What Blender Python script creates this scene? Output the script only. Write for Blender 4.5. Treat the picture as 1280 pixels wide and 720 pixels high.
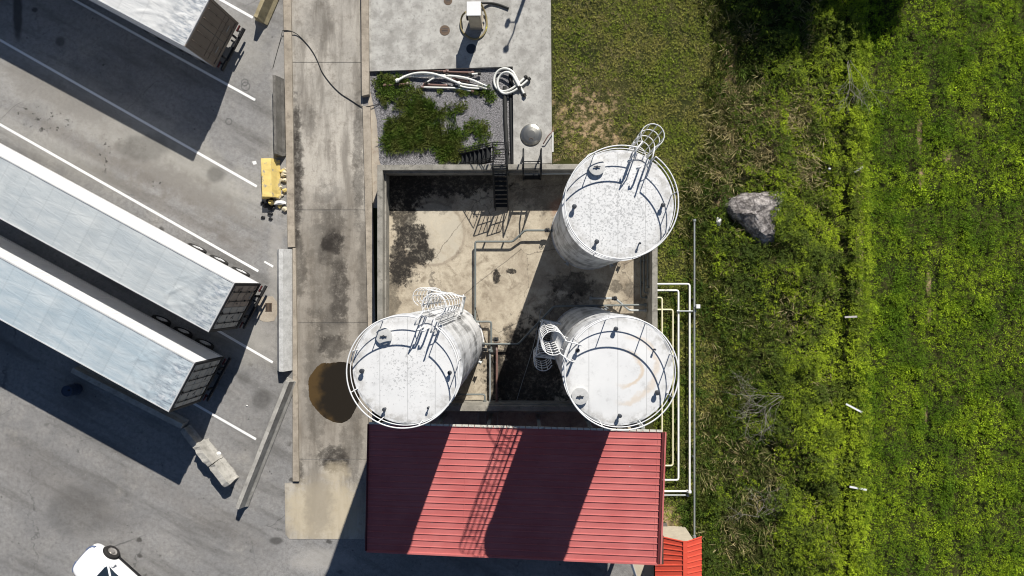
import bpy, math, random
import numpy as np
from mathutils import Vector, Matrix
random.seed(7); rng = np.random.default_rng(11)
for o in list(bpy.data.objects): bpy.data.objects.remove(o)
C = bpy.context.scene.collection
R = math.radians
# ------------------------------------------------------------------ camera, world, sun, exposure
SC = bpy.context.scene
H = 35.7; F = 853.3; TH = math.atan(20/F)
cam = bpy.data.objects.new('camera', bpy.data.cameras.new('camera')); C.objects.link(cam)
cam.location = (0, 0, H); cam.rotation_euler = (0, TH, 0)
cam.data.lens = 24; cam.data.sensor_width = 36; cam.data.clip_end = 2000
SC.camera = cam
SAZ = math.atan2(0.942, 0.336)            # direction TO the sun in the ground plane (x right, y up the picture)
SEL = R(40)
w = bpy.data.worlds.new('World'); SC.world = w; w.use_nodes = True
wn = w.node_tree; sky = wn.nodes.new('ShaderNodeTexSky'); sky.sky_type = 'NISHITA'; sky.sun_disc = False; sky.air_density = .8; sky.dust_density = .2; sky.ozone_density = 2.5
sky.sun_elevation = SEL; sky.sun_rotation = math.pi/2 - SAZ
wn.links.new(sky.outputs[0], wn.nodes['Background'].inputs[0]); wn.nodes['Background'].inputs[1].default_value = 0.05
sl = bpy.data.lights.new('sun', 'SUN'); sl.energy = 5.0; sl.angle = R(0.5); sl.color = (1, 0.955, 0.88)
so = bpy.data.objects.new('sun', sl); C.objects.link(so)
sd = Vector((math.cos(SAZ)*math.cos(SEL), math.sin(SAZ)*math.cos(SEL), math.sin(SEL)))
so.rotation_euler = sd.to_track_quat('Z', 'Y').to_euler(); so.location = (0, 0, 60)
SC.render.filter_size = 1.1; SC.cycles.filter_width = 1.1
SC.view_settings.view_transform = 'Standard'; SC.view_settings.look = 'None'
SC.view_settings.gamma = 1; SC.view_settings.use_curve_mapping = False; SC.view_settings.exposure = 0.45

def P(px, py, z=0.0):                      # a spot of the photograph (1280x720) that lies at height z -> its place in metres
    dx, dy, dz = (px-640)/F, -(py-360)/F, -1.0
    X = math.cos(TH)*dx + math.sin(TH)*dz; Z = -math.sin(TH)*dx + math.cos(TH)*dz
    t = (z-H)/Z
    return Vector((X*t, dy*t, z))
def XY(px, py, z=0.0):
    p = P(px, py, z); return (p.x, p.y)
# ------------------------------------------------------------------ mesh helper
class MB:
    def __init__(s): s.v = []; s.f = []; s.sm = []
    def add(s, vs, fs, smooth=False):
        b = len(s.v); s.v += [tuple(v) for v in vs]
        for f in fs: s.f.append([i+b for i in f]); s.sm.append(smooth)
        return s
    def box(s, c, d, rz=0, M=None):
        x, y, z = d[0]/2, d[1]/2, d[2]/2
        vs = [Vector((a*x, b*y, k*z)) for k in (-1, 1) for b in (-1, 1) for a in (-1, 1)]
        if M is None: M = Matrix.Rotation(rz, 4, 'Z')
        vs = [M @ v + Vector(c) for v in vs]
        return s.add(vs, [(0,2,3,1),(4,5,7,6),(0,1,5,4),(1,3,7,5),(3,2,6,7),(2,0,4,6)])
    def bar(s, p0, p1, w_, h_, up=(0,0,1)):   # rectangular bar
        p0 = Vector(p0); p1 = Vector(p1); d = (p1-p0); L = d.length; d.normalize()
        u = Vector(up)
        if abs(d.dot(u)) > .98: u = Vector((1,0,0))
        sx = d.cross(u).normalized(); uz = sx.cross(d)
        vs = []
        for q in (p0, p1):
            for a, b in ((-1,-1),(1,-1),(1,1),(-1,1)): vs.append(q + sx*a*w_/2 + uz*b*h_/2)
        return s.add(vs, [(3,2,1,0),(4,5,6,7),(0,1,5,4),(1,2,6,5),(2,3,7,6),(3,0,4,7)])
    def prism(s, pts, z0, z1):
        a = sum(pts[i][0]*pts[(i+1)%len(pts)][1]-pts[(i+1)%len(pts)][0]*pts[i][1] for i in range(len(pts)))
        if a < 0: pts = pts[::-1]
        n = len(pts)
        vs = [(x, y, z0) for x, y in pts] + [(x, y, z1) for x, y in pts]
        return s.add(vs, [list(range(n))[::-1], list(range(n, 2*n))] + [(i, (i+1)%n, n+(i+1)%n, n+i) for i in range(n)])
    def tube(s, path, r, n=8, closed=False, cap=True, r1=None):
        path = [Vector(p) for p in path]; m = len(path)
        T = []
        for i in range(m):
            a = path[(i-1) % m] if (closed or i > 0) else path[i]
            b = path[(i+1) % m] if (closed or i < m-1) else path[i]
            T.append((b-a).normalized())
        u = T[0].orthogonal().normalized(); vs = []
        for i in range(m):
            u = (u - T[i]*u.dot(T[i])); u = u.normalized() if u.length > 1e-6 else T[i].orthogonal().normalized()
            v = T[i].cross(u); rr = r if r1 is None else r + (r1-r)*i/(m-1)
            for k in range(n):
                a = 2*math.pi*k/n; vs.append(path[i] + (u*math.cos(a)+v*math.sin(a))*rr)
        fs = []
        for i in range(m if closed else m-1):
            for k in range(n):
                j = (i+1) % m; fs.append((i*n+k, i*n+(k+1)%n, j*n+(k+1)%n, j*n+k))
        s.add(vs, fs, n > 5)
        if cap and not closed:
            s.add(vs[:n], [list(range(n))[::-1]]); s.add(vs[-n:], [list(range(n))])
        return s
    def lathe(s, prof, n=32, c=(0,0,0), smooth=True):
        for (r0, z0), (r1, z1) in zip(prof, prof[1:]):
            vs = []; fs = []
            for k in range(n):
                a = 2*math.pi*k/n; vs.append((c[0]+r0*math.cos(a), c[1]+r0*math.sin(a), c[2]+z0))
            for k in range(n):
                a = 2*math.pi*k/n; vs.append((c[0]+r1*math.cos(a), c[1]+r1*math.sin(a), c[2]+z1))
            if r1 < 1e-5: fs = [list(range(n))] ; vs = [(v[0], v[1], v[2]) for v in vs[:n]]; 
            else: fs = [(k, (k+1)%n, n+(k+1)%n, n+k) for k in range(n)]
            if r1 < 1e-5:
                vs = vs + [(c[0], c[1], c[2]+z1)]; fs = [(k, (k+1)%n, n) for k in range(n)]
            s.add(vs, fs, smooth)
        return s
    def cyl(s, p0, p1, r, n=12): return s.tube([p0, p1], r, n)
    def build(s, name, m, parent=None, world=False, origin='auto', bevel=0):
        V = [Vector(v) for v in s.v]
        off = Vector((0,0,0))
        if parent is None:
            if origin == 'auto':
                xs = [v.x for v in V]; ys = [v.y for v in V]; zs = [v.z for v in V]
                off = Vector(((min(xs)+max(xs))/2, (min(ys)+max(ys))/2, min(zs)))
        elif world:
            q = parent
            while q is not None: off += q.location; q = q.parent
        me = bpy.data.meshes.new(name)
        me.from_pydata([v-off for v in V], [], s.f)
        me.polygons.foreach_set('use_smooth', s.sm)
        me.materials.append(m); me.update()
        o = bpy.data.objects.new(name, me); C.objects.link(o)
        if parent is None: o.location = off
        else: o.parent = parent
        if bevel:
            b = o.modifiers.new('bevel', 'BEVEL'); b.width = bevel; b.segments = 2; b.limit_method = 'ANGLE'; b.angle_limit = R(40)
        return o
def tag(o, label=None, cat=None, group=None, kind=None):
    if label: o['label'] = label
    if cat: o['category'] = cat
    if group: o['group'] = group
    if kind: o['kind'] = kind
    return o
def thing(name, label, cat, loc=(0,0,0), rz=0, group=None):
    o = bpy.data.objects.new(name, None); C.objects.link(o); o.empty_display_size = .3
    o.location = loc; o.rotation_euler = (0,0,rz); return tag(o, label, cat, group)
def copy_tree(o, parent=None):
    c = o.copy(); C.objects.link(c); c.parent = parent
    for ch in list(o.children): copy_tree(ch, c)
    return c
# ------------------------------------------------------------------ material helper
class NT:
    def __init__(s, name):
        s.m = bpy.data.materials.new(name); s.m.use_nodes = True; s.t = s.m.node_tree
        s.b = s.t.nodes['Principled BSDF']; s.out = s.t.nodes['Material Output']
        g = s.t.nodes.new('ShaderNodeNewGeometry'); tc = s.t.nodes.new('ShaderNodeTexCoord')
        s.pos = g.outputs['Position']; s.obj = tc.outputs['Object']
    def lk(s, a, b): s.t.links.new(a, b)
    def inp(s, sock, v):
        if isinstance(v, bpy.types.NodeSocket): s.lk(v, sock)
        else: sock.default_value = v
    def math(s, op, a, b=0.0, c=None, clamp=False):
        n = s.t.nodes.new('ShaderNodeMath'); n.operation = op; n.use_clamp = clamp
        s.inp(n.inputs[0], a); s.inp(n.inputs[1], b)
        if c is not None: s.inp(n.inputs[2], c)
        return n.outputs[0]
    def vmath(s, op, a, b):
        n = s.t.nodes.new('ShaderNodeVectorMath'); n.operation = op; s.inp(n.inputs[0], a); s.inp(n.inputs[1], b)
        return n.outputs['Value'] if op in ('LENGTH', 'DOT_PRODUCT') else n.outputs[0]
    def mapping(s, vec, scale=(1,1,1), rz=0, loc=(0,0,0)):
        n = s.t.nodes.new('ShaderNodeMapping'); s.lk(vec, n.inputs[0]); n.inputs['Location'].default_value = loc
        n.inputs['Rotation'].default_value = (0,0,rz); n.inputs['Scale'].default_value = scale; return n.outputs[0]
    def noise(s, vec, scale, detail=5, rough=.55, dist=0):
        n = s.t.nodes.new('ShaderNodeTexNoise'); s.lk(vec, n.inputs['Vector']); n.inputs['Scale'].default_value = scale
        n.inputs['Detail'].default_value = detail; n.inputs['Roughness'].default_value = rough; n.inputs['Distortion'].default_value = dist
        return n.outputs['Fac']
    def vor(s, vec, scale, feat='F1'):
        n = s.t.nodes.new('ShaderNodeTexVoronoi'); n.feature = feat; s.lk(vec, n.inputs['Vector']); n.inputs['Scale'].default_value = scale
        return n.outputs['Distance']
    def ramp(s, v, a, b, lo=0.0, hi=1.0):
        n = s.t.nodes.new('ShaderNodeMapRange'); n.interpolation_type = 'SMOOTHSTEP'; s.lk(v, n.inputs[0])
        n.inputs[1].default_value = a; n.inputs[2].default_value = b; n.inputs[3].default_value = lo; n.inputs[4].default_value = hi
        return n.outputs[0]
    def mix(s, fac, a, b, mode='MIX'):
        n = s.t.nodes.new('ShaderNodeMix'); n.data_type = 'RGBA'; n.blend_type = mode
        s.inp(n.inputs[0], fac)
        for k, v in ((6, a), (7, b)):
            if isinstance(v, bpy.types.NodeSocket): s.lk(v, n.inputs[k])
            else: n.inputs[k].default_value = (v[0], v[1], v[2], 1)
        return n.outputs[2]
    def blob(s, c, rx, ry, wob=.5, nscale=1.5, soft=.35, rz=0, nz=None):
        v = s.vmath('SUBTRACT', s.pos, (c[0], c[1], 0))
        v = s.mapping(v, (1/rx, 1/ry, 0), 0) if not rz else s.mapping(s.mapping(v, (1,1,1), rz), (1/rx, 1/ry, 0))
        L = s.vmath('LENGTH', v, (0,0,0))
        if nz is None: nz = s.noise(s.pos, nscale, 6, .65)
        L = s.math('ADD', L, s.math('MULTIPLY', s.math('SUBTRACT', nz, .5), wob*4))
        return s.ramp(L, 1-soft, 1+soft, 1.0, 0.0)
    def done(s, col, rough=.8, metal=0.0, bump=None, bs=.2, spec=.3, bd=.02):
        s.inp(s.b.inputs['Base Color'], col if isinstance(col, bpy.types.NodeSocket) else (col[0], col[1], col[2], 1))
        s.inp(s.b.inputs['Roughness'], rough); s.inp(s.b.inputs['Metallic'], metal)
        s.b.inputs['Specular IOR Level'].default_value = spec
        if bump is not None:
            n = s.t.nodes.new('ShaderNodeBump'); s.lk(bump, n.inputs['Height']); n.inputs['Strength'].default_value = bs
            n.inputs['Distance'].default_value = bd; s.lk(n.outputs[0], s.b.inputs['Normal'])
        return s.m
def simple(name, col, rough=.6, metal=0, var=.25, sc=3, dirt=None, dsc=6, dth=(.55,.7), spec=.3, coords='obj', bs=.15):
    n = NT(name); v = n.obj if coords == 'obj' else n.pos
    a = n.noise(v, sc, 6, .6)
    c = n.mix(a, [x*(1-var) for x in col], [x*(1+var) for x in col])
    if dirt is not None: c = n.mix(n.ramp(n.noise(v, dsc, 8, .7), *dth), c, dirt)
    return n.done(c, rough, metal, a, bs, spec)
# ------------------------------------------------------------------ materials
def m_asphalt():
    n = NT('asphalt'); p = n.pos
    ang = R(28.2)
    st = n.mapping(n.mapping(p, (1,1,1), ang), (.18, 1.3, 1))
    big = n.noise(p, .11, 6, .6); mid = n.noise(p, .7, 8, .65); fine = n.noise(p, 28, 3, .6); streak = n.noise(st, .8, 7, .6)
    c = n.mix(n.ramp(big, .3, .7), (.20,.197,.195), (.33,.325,.32))
    c = n.mix(n.ramp(mid, .35, .7, 0, .55), c, (.36,.345,.325))
    c = n.mix(n.ramp(streak, .46, .72, 0, .8), c, (.125,.12,.113))
    c = n.mix(n.ramp(n.noise(p, .35, 7, .7), .56, .72, 0, .45), c, (.40,.38,.34))
    c = n.mix(n.ramp(fine, .3, .7, 0, .45), c, (.07,.07,.07))
    c = n.mix(n.ramp(n.noise(p, 5, 8, .8), .4, .68, 0, .55), c, (.10,.095,.09)); c = n.mix(n.ramp(n.noise(p, 7, 6, .8), .58, .7, 0, .5), c, (.42,.41,.39))
    cells = n.vor(n.mapping(p, (1,1.3,1)), .75)
    spots = n.ramp(n.math('ADD', cells, n.math('MULTIPLY', n.noise(p, 3, 4, .7), .35)), .24, .34, 1, 0)
    sel = n.ramp(n.noise(p, .25, 3, .5), .47, .6)
    c = n.mix(n.math('MULTIPLY', n.math('MULTIPLY', spots, sel), .85), c, (.045,.043,.04))
    dr = n.ramp(n.vor(p, 2.6), .08, .15, 1, 0)
    c = n.mix(n.math('MULTIPLY', n.math('MULTIPLY', dr, n.ramp(n.noise(p, .5, 4, .6), .5, .62)), .7), c, (.05,.047,.045))
    wv = n.vmath('ADD', p, n.mix(1.0, (0,0,0), n.mix(n.noise(p, .8, 5, .6), (0,0,0), (2.2,1.2,0))))
    cr = n.ramp(n.vor(wv, .16, 'DISTANCE_TO_EDGE'), .0008, .003, .5, 0)
    c = n.mix(n.math('MULTIPLY', cr, n.ramp(n.noise(p, .4, 3), .45, .6)), c, (.04,.04,.04))
    nz2 = n.noise(p, 1.1, 8, .7)
    for (x, y, rx, ry, k) in ((130,150,9,1.5,.3),(230,215,4.5,1.3,.25),(60,185,5,.8,.25),(300,60,1.5,1.5,.25),(305,430,1.5,1,.3)):
        q = P(x, y); c = n.mix(n.math('MULTIPLY', n.blob((q.x,q.y), rx, ry, .5, nz=nz2, soft=.6, rz=ang), k), c, (.42,.40,.35))
    for (x, y, rx, ry, k) in ((225,232,4.5,.7,.55),(120,190,5,.35,.45),(200,255,4,.3,.5),(70,120,4,.6,.4),(290,300,1.2,.5,.4),(60,600,5,1,.25),(250,640,4,.6,.25)):
        q = P(x, y); c = n.mix(n.math('MULTIPLY', n.blob((q.x,q.y), rx, ry, .9, nz=nz2, soft=.6, rz=ang), k), c, (.125,.112,.10))
    sp2 = n.noise(p, 3.5, 3, .5)
    for (x, y, rx, ry) in ((63,155,1.2,.5),(50,132,.35,.3),(131,195,.3,.8),(45,145,1.2,.6),(148,178,.25,.25),(198,230,.3,.5),(127,86,.4,.3)):
        q = P(x, y); c = n.mix(n.math('MULTIPLY', n.math('MULTIPLY', n.blob((q.x,q.y), rx, ry, .2, nz=nz2, soft=.4), n.ramp(sp2, .60, .66)), .8), c, (.035,.033,.03))
    for (x, y, rx, ry, k) in ((22,15,.25,1.4,.8),(75,52,.25,.25,.6),(265,520,.1,.1,.5),(327,500,.5,.5,.55),(305,472,.35,.35,.3),(345,676,.35,.2,.7),(97,640,1.6,1.3,.35),(270,218,.5,.4,.5),(180,185,1.4,.7,.4)):
        q = P(x, y); c = n.mix(n.math('MULTIPLY', n.blob((q.x,q.y), rx, ry, .25, 2.5), k), c, (.04,.038,.036))
    for (x, y, rx, ry, k) in ((350,130,.5,4,.3),(345,340,.4,2.5,.35),(400,700,1.5,.6,.5),(330,420,.8,1.2,.3)):
        q = P(x, y); c = n.mix(n.math('MULTIPLY', n.blob((q.x,q.y), rx, ry, .6, nz=nz2, soft=.5), k), c, (.38,.36,.33))
    for (x, y, rr) in ((286,152,.16),(307,108,.22),(306,103,.17)):
        q = P(x, y); v = n.vmath('SUBTRACT', p, (q.x,q.y,0)); L = n.vmath('LENGTH', n.mapping(v,(1,1,0)), (0,0,0))
        c = n.mix(n.ramp(n.math('ABSOLUTE', n.math('SUBTRACT', L, rr)), .02, .05, .45, 0), c, (.05,.05,.05))
    return n.done(c, n.ramp(mid, .3, .7, .75, .95), 0, fine, .35, .25, .01)
def m_ramp():
    n = NT('ramp_concrete'); p = n.pos
    lane = n.mapping(p, (1.4, .22, 1)); big = n.noise(p, .25, 6, .6); st = n.noise(lane, 1.1, 8, .65); f = n.noise(p, 22, 4, .6)
    c = n.mix(n.ramp(big, .3, .7), (.30,.282,.252), (.47,.435,.38))
    c = n.mix(n.ramp(st, .42, .66, 0, .75), c, (.15,.135,.115))
    c = n.mix(n.ramp(n.noise(p, 1.6, 9, .75), .48, .68, 0, .7), c, (.17,.15,.125))
    c = n.mix(n.ramp(f, .4, .8, 0, .3), c, (.12,.11,.1))
    nz = n.noise(p, 2.0, 9, .74); fn = n.ramp(n.noise(p, 4, 7, .75), .3, .6, .4, 1)
    q = P(415,420); c = n.mix(n.math('MULTIPLY', n.blob((q.x,q.y), 3.2, 7.2, .35, nz=n.noise(p, .8, 7, .7), soft=.25), .5), c, (.17,.145,.115))
    S = [(410,305,.3,.3,.9),(417,303,.45,.6,.95),(408,318,.5,.5,.45),(424,362,.45,1.5,.62),(418,432,.7,.5,.6),(415,285,.6,1.1,.35),(417,405,.7,.9,.35),(418,573,.75,.6,.75),(412,580,.35,.35,.6),(369,215,.35,3.2,.8),(372,330,.4,1.6,.5),(448,200,.25,3,.5),(395,480,.5,3,.35),(440,560,.5,2,.35),(372,590,.3,.6,.6),(410,340,.9,3.8,.3),(400,25,.6,1.4,.25),(455,360,.3,4,.35),(385,150,.4,.8,.35)]
    for (x, y, rx, ry, k) in S:
        q = P(x, y); c = n.mix(n.math('MULTIPLY', n.math('MULTIPLY', n.blob((q.x,q.y), rx*1.1, ry*1.1, .8, nz=nz, soft=.25), fn), min(1, k*1.2)), c, (.025,.021,.018))
    for (x, y, rx, ry, k) in ((405,640,2.2,1.6,.75),(420,590,.7,.5,.5)):
        q = P(x, y); c = n.mix(n.math('MULTIPLY', n.blob((q.x,q.y), rx, ry, .35, nz=nz, soft=.4), k), c, (.44,.375,.265))
    q = P(398,630); c = n.mix(n.math('MULTIPLY', n.blob((q.x,q.y), .7, 1.9, .6, nz=nz, soft=.5), .5), c, (.2,.18,.15))
    return n.done(c, .85, 0, f, .3, .25, .01)
def m_pit():
    n = NT('pit_concrete'); p = n.pos
    big = n.noise(p, .45, 9, .72); mid = n.noise(p, 1.1, 9, .75, .6); f = n.noise(p, 20, 4, .6)
    c = n.mix(n.ramp(big, .3, .65), (.26,.215,.16), (.50,.44,.34))
    c = n.mix(n.ramp(mid, .48, .66, 0, .75), c, (.17,.135,.095))
    c = n.mix(n.ramp(n.noise(p, 2.3, 8, .7), .58, .68, 0, .5), c, (.52,.47,.38))
    c = n.mix(n.ramp(f, .35, .8, 0, .25), c, (.1,.09,.08))
    q = P(541,292); v = n.vmath('SUBTRACT', p, (q.x,q.y,0)); L = n.math('ADD', n.vmath('LENGTH', n.mapping(v,(1,1,0)), (0,0,0)), n.math('MULTIPLY', n.math('SUBTRACT', n.noise(p, 3, 6, .7), .5), .25))   # round pad of a tank that once stood here
    c = n.mix(n.math('MULTIPLY', n.ramp(L, 1.5, 1.66, 1, 0), n.ramp(mid, .35, .6, .15, .75)), c, (.47,.43,.35)); c = n.mix(n.math('MULTIPLY', n.ramp(n.math('ABSOLUTE', n.math('SUBTRACT', L, 1.66)), .02, .12, .5, 0), n.ramp(big, .4, .6)), c, (.12,.09,.07))
    nz = n.noise(p, 1.7, 10, .74)
    fn = n.ramp(n.noise(p, 5, 6, .75), .3, .55, .55, 1)
    S = [(515,300,.8,.7,.9),(503,335,.65,.75,.95),(527,318,.6,.45,.9),(505,272,.55,.7,.8),(497,325,.4,.8,.7),(500,235,1.4,1.0,.9),(560,225,2.6,.7,.85),(540,250,1.2,.6,.4),(620,345,.16,.35,.95),(638,339,.22,.12,.9),(660,470,1.6,2.2,.85),(625,470,.7,1.2,.75),(700,400,1.1,1.2,.55),(716,355,.9,.5,.6),(770,358,.35,.25,.6),(786,362,.25,.35,.5),(735,365,.8,.5,.4),(490,370,.35,1.5,.55),(690,235,1.8,1.,.45),(585,465,.4,.6,.35),(640,420,.4,.4,.4)]  # dark stains; those near the top wall also deepen its shade
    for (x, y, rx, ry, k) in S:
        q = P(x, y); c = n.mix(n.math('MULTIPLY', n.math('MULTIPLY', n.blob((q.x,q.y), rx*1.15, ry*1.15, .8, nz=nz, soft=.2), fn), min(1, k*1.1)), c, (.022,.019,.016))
    q = P(700,260); c = n.mix(n.math('MULTIPLY', n.blob((q.x,q.y), .5, .5, .4, nz=nz), .5), c, (.26,.12,.07))
    wv = n.vmath('ADD', p, n.mix(n.noise(p, .9, 5, .6), (0,0,0), (1.6,1.0,0)))
    cr = n.ramp(n.vor(wv, .3, 'DISTANCE_TO_EDGE'), .002, .008, .6, 0); c = n.mix(cr, c, (.07,.06,.05))
    return n.done(c, .8, 0, f, .3, .25, .01)
def m_concrete(name, a, b, dirt=(.16,.15,.13), k=.5, sc=.8):
    n = NT(name); p = n.pos
    c = n.mix(n.ramp(n.noise(p, sc, 7, .65), .3, .7), a, b); f = n.noise(p, 25, 4, .6)
    c = n.mix(n.ramp(n.noise(p, sc*3, 8, .72), .5, .7, 0, k), c, dirt)
    c = n.mix(n.ramp(f, .4, .8, 0, .3), c, [x*.4 for x in a])
    return n.done(c, .85, 0, f, .35, .25, .015)
def m_gravel():
    n = NT('gravel'); p = n.pos; v = n.vor(p, 22)
    c = n.mix(n.ramp(n.noise(p, 30, 2), .35, .65), (.15,.145,.15), (.34,.33,.34)); c = n.mix(n.ramp(v, .3, .8, 0, .8), c, (.05,.05,.05))
    return n.done(c, .9, 0, v, 1, .2, .02)
def m_soil():
    n = NT('soil'); p = n.pos
    c = n.mix(n.ramp(n.noise(p, .5, 6, .6), .35, .65), (.022,.028,.008), (.05,.052,.016))
    tan = n.mix(n.noise(p, 6, 5), (.26,.18,.10), (.42,.31,.19))
    q = P(735,155); fac = n.math('MULTIPLY', n.blob((q.x,q.y), 1.5, 1.9, 1.1, 1.4, .5), n.ramp(n.noise(p, 2.5, 7, .7), .46, .58, .05, 1))
    for (x, y, rx, ry) in ((905,250,.4,.8),(1150,170,.12,.8),(1152,225,.14,.5),(1161,355,.12,.6),(1162,395,.10,.4),(1158,510,.08,.6),(1184,195,.2,.3),(1075,300,.2,4),(912,120,.4,3),(830,640,.4,.8),(853,655,.4,.5),(925,590,.4,.3)):
        q = P(x, y); fac = n.math('MAXIMUM', fac, n.blob((q.x,q.y), rx, ry, .5, 1.6, .4))
    c = n.mix(fac, c, tan)
    return n.done(c, .95, 0, n.noise(p, 9, 6, .7), .6, .1, .05)
def m_leaf(name, ca, cb, cc, ns=.5, rough=.55, tr=.25):
    n = NT(name); p = n.pos; t = n.t
    at = t.nodes.new('ShaderNodeAttribute'); at.attribute_name = 'var'
    c = n.mix(at.outputs['Fac'], ca, cb); c = n.mix(n.ramp(n.noise(p, ns, 5, .6), .4, .62, 0, .8), c, cc)
    n.done(c, .75, 0, spec=.12)
    tb = t.nodes.new('ShaderNodeBsdfTranslucent'); n.lk(c, tb.inputs[0]); mx = t.nodes.new('ShaderNodeMixShader'); mx.inputs[0].default_value = tr
    n.lk(n.b.outputs[0], mx.inputs[1]); n.lk(tb.outputs[0], mx.inputs[2]); n.lk(mx.outputs[0], n.out.inputs[0]); return n.m
def m_tankroof(rust=False, dens=0.0):
    n = NT('speckled_roof_paint'); p = n.obj
    c = n.mix(n.noise(p, 1.2, 5), (.54,.545,.55), (.69,.69,.685))
    if rust:
        v = n.mapping(p, (1,1,0), 0, (-.15,-.1,0)); L = n.vmath('LENGTH', v, (0,0,0))
        wob = n.math('ADD', L, n.math('MULTIPLY', n.math('SUBTRACT', n.noise(p, 1.1, 4, .6), .5), .8))
        half = n.ramp(n.vmath('DOT_PRODUCT', p, (.9,-.1,0)), -.1, .5)
        r1 = n.ramp(n.math('ABSOLUTE', n.math('SUBTRACT', wob, .62)), .02, .12, .5, 0); r2 = n.ramp(n.math('ABSOLUTE', n.math('SUBTRACT', wob, 1.15)), .02, .14, .35, 0)
        c = n.mix(n.math('MULTIPLY', n.math('MAXIMUM', r1, r2), half), c, (.50,.34,.17))
        sp = n.ramp(n.noise(p, 14, 5, .7), .68, .74, 0, .5)
    else:
        d = n.vmath('LENGTH', n.mapping(p, (1,1,0)), (0,0,0))
        sp = n.ramp(n.math('ADD', n.noise(p, 13, 4, .7), n.ramp(d, .3, 1.9, .015+dens, -.075+dens*1.8)), .565, .615, 0, .6)
    c = n.mix(sp, c, (.22,.225,.23)); c = n.mix(n.ramp(n.noise(p, 2.5, 8, .75), .52, .7, 0, .5), c, (.36,.36,.355)); dd = n.vmath('LENGTH', n.mapping(p, (1,1,0)), (0,0,0))
    c = n.mix(n.math('MULTIPLY', n.ramp(dd, 1.45, 1.8), n.ramp(n.noise(p, 3, 6, .7), .42, .6, .1, .7)), c, (.33,.32,.30))
    w_ = n.t.nodes.new('ShaderNodeTexWave'); w_.bands_direction = 'X'; w_.inputs['Scale'].default_value = .32; n.lk(p, w_.inputs[0])
    c = n.mix(n.ramp(w_.outputs['Fac'], .0, .004, .5, 0), c, (.3,.3,.3))
    return n.done(c, .55, 0, sp, .3, .4, .01)
def m_tankbody():
    n = NT('tank_paint'); p = n.obj
    st = n.noise(n.mapping(p, (2.2,2.2,.12)), 1.5, 6, .6); bl = n.noise(p, .55, 5, .6)
    c = n.mix(n.noise(p, .8, 5), (.56,.57,.58), (.68,.68,.68))
    c = n.mix(n.ramp(st, .46, .68, 0, .7), c, (.30,.30,.30)); c = n.mix(n.math('MULTIPLY', n.ramp(bl, .46, .58), n.ramp(st, .35, .6, .2, .8)), c, (.14,.145,.15))
    return n.done(c, .5, 0, st, .1, .4)
def m_roofred(name, a, b):
    n = NT(name); p = n.pos
    c = n.mix(n.ramp(n.noise(p, .6, 5), .3, .7), a, b); c = n.mix(n.ramp(n.noise(n.mapping(p, (.3,2,1)), 2.5, 7, .7), .55, .75, 0, .35), c, [x*.7+.03 for x in a])
    c = n.mix(n.ramp(n.noise(n.mapping(p, (.15,5,1)), 1.5, 8, .75), .5, .72, 0, .45), c, [x*1.1+.05 for x in b]); c = n.mix(n.ramp(n.noise(p, 3.2, 8, .75), .6, .72, 0, .4), c, (.16,.05,.05)); c = n.mix(n.ramp(n.vor(p, 1.1), .02, .035, .6, 0), c, (.6,.55,.5))
    return n.done(c, .5, 0, n.noise(p, 8), .05, .35)
def m_trailer_roof(name, a, b, wr=.12, bs=.3):
    n = NT(name); p = n.obj
    long = n.noise(n.mapping(p, (.35,1.6,1)), 1.1, 6, .6); cross = n.noise(n.mapping(p, (1.1,.25,1)), 1, 3, .5)
    c = n.mix(n.ramp(long, .3, .7), a, b)
    c = n.mix(n.ramp(cross, .5, .75, 0, .35), c, [x*.8 for x in a])
    vx = n.vmath('DOT_PRODUCT', p, (1,0,0))
    end = n.ramp(vx, -2.2, -.1)                    # worn rear end
    wear = n.math('MULTIPLY', n.ramp(n.noise(n.mapping(p, (.8,3.5,1), .3), 2, 7, .75), .44, .58), end)
    c = n.mix(n.math('MULTIPLY', wear, .85), c, (.16,.19,.23)); c = n.mix(n.math('MULTIPLY', n.ramp(n.noise(p, 2.2, 7, .7), .5, .65), n.math('MULTIPLY', end, .6)), c, (.62,.63,.64))
    w2 = n.noise(n.mapping(p, (.5,1.5,1), .5), 2.2, 4, .5, 1.2)
    w_ = n.t.nodes.new('ShaderNodeTexWave'); w_.bands_direction = 'X'; w_.inputs['Scale'].default_value = .26; w_.inputs['Distortion'].default_value = .15; n.lk(p, w_.inputs[0])
    c = n.mix(n.ramp(w_.outputs['Fac'], .0, .02, .13, 0), c, [x*.5 for x in a]); c = n.mix(n.ramp(n.noise(p, 3, 8, .75), .55, .72, 0, .35), c, [x*.6 for x in a])
    return n.done(c, .6, .0, w2, bs, .3, .06)
def m_trailer_side():
    n = NT('trailer_side'); p = n.obj
    w_ = n.t.nodes.new('ShaderNodeTexWave'); w_.inputs['Scale'].default_value = 1.3; w_.bands_direction = 'X'; n.lk(p, w_.inputs[0])
    c = n.mix(n.noise(n.mapping(p,(1,1,.3)), 2, 5), (.62,.62,.62), (.80,.80,.80))
    return n.done(c, .45, 0, w_.outputs['Fac'], .3, .4, .03)
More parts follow.
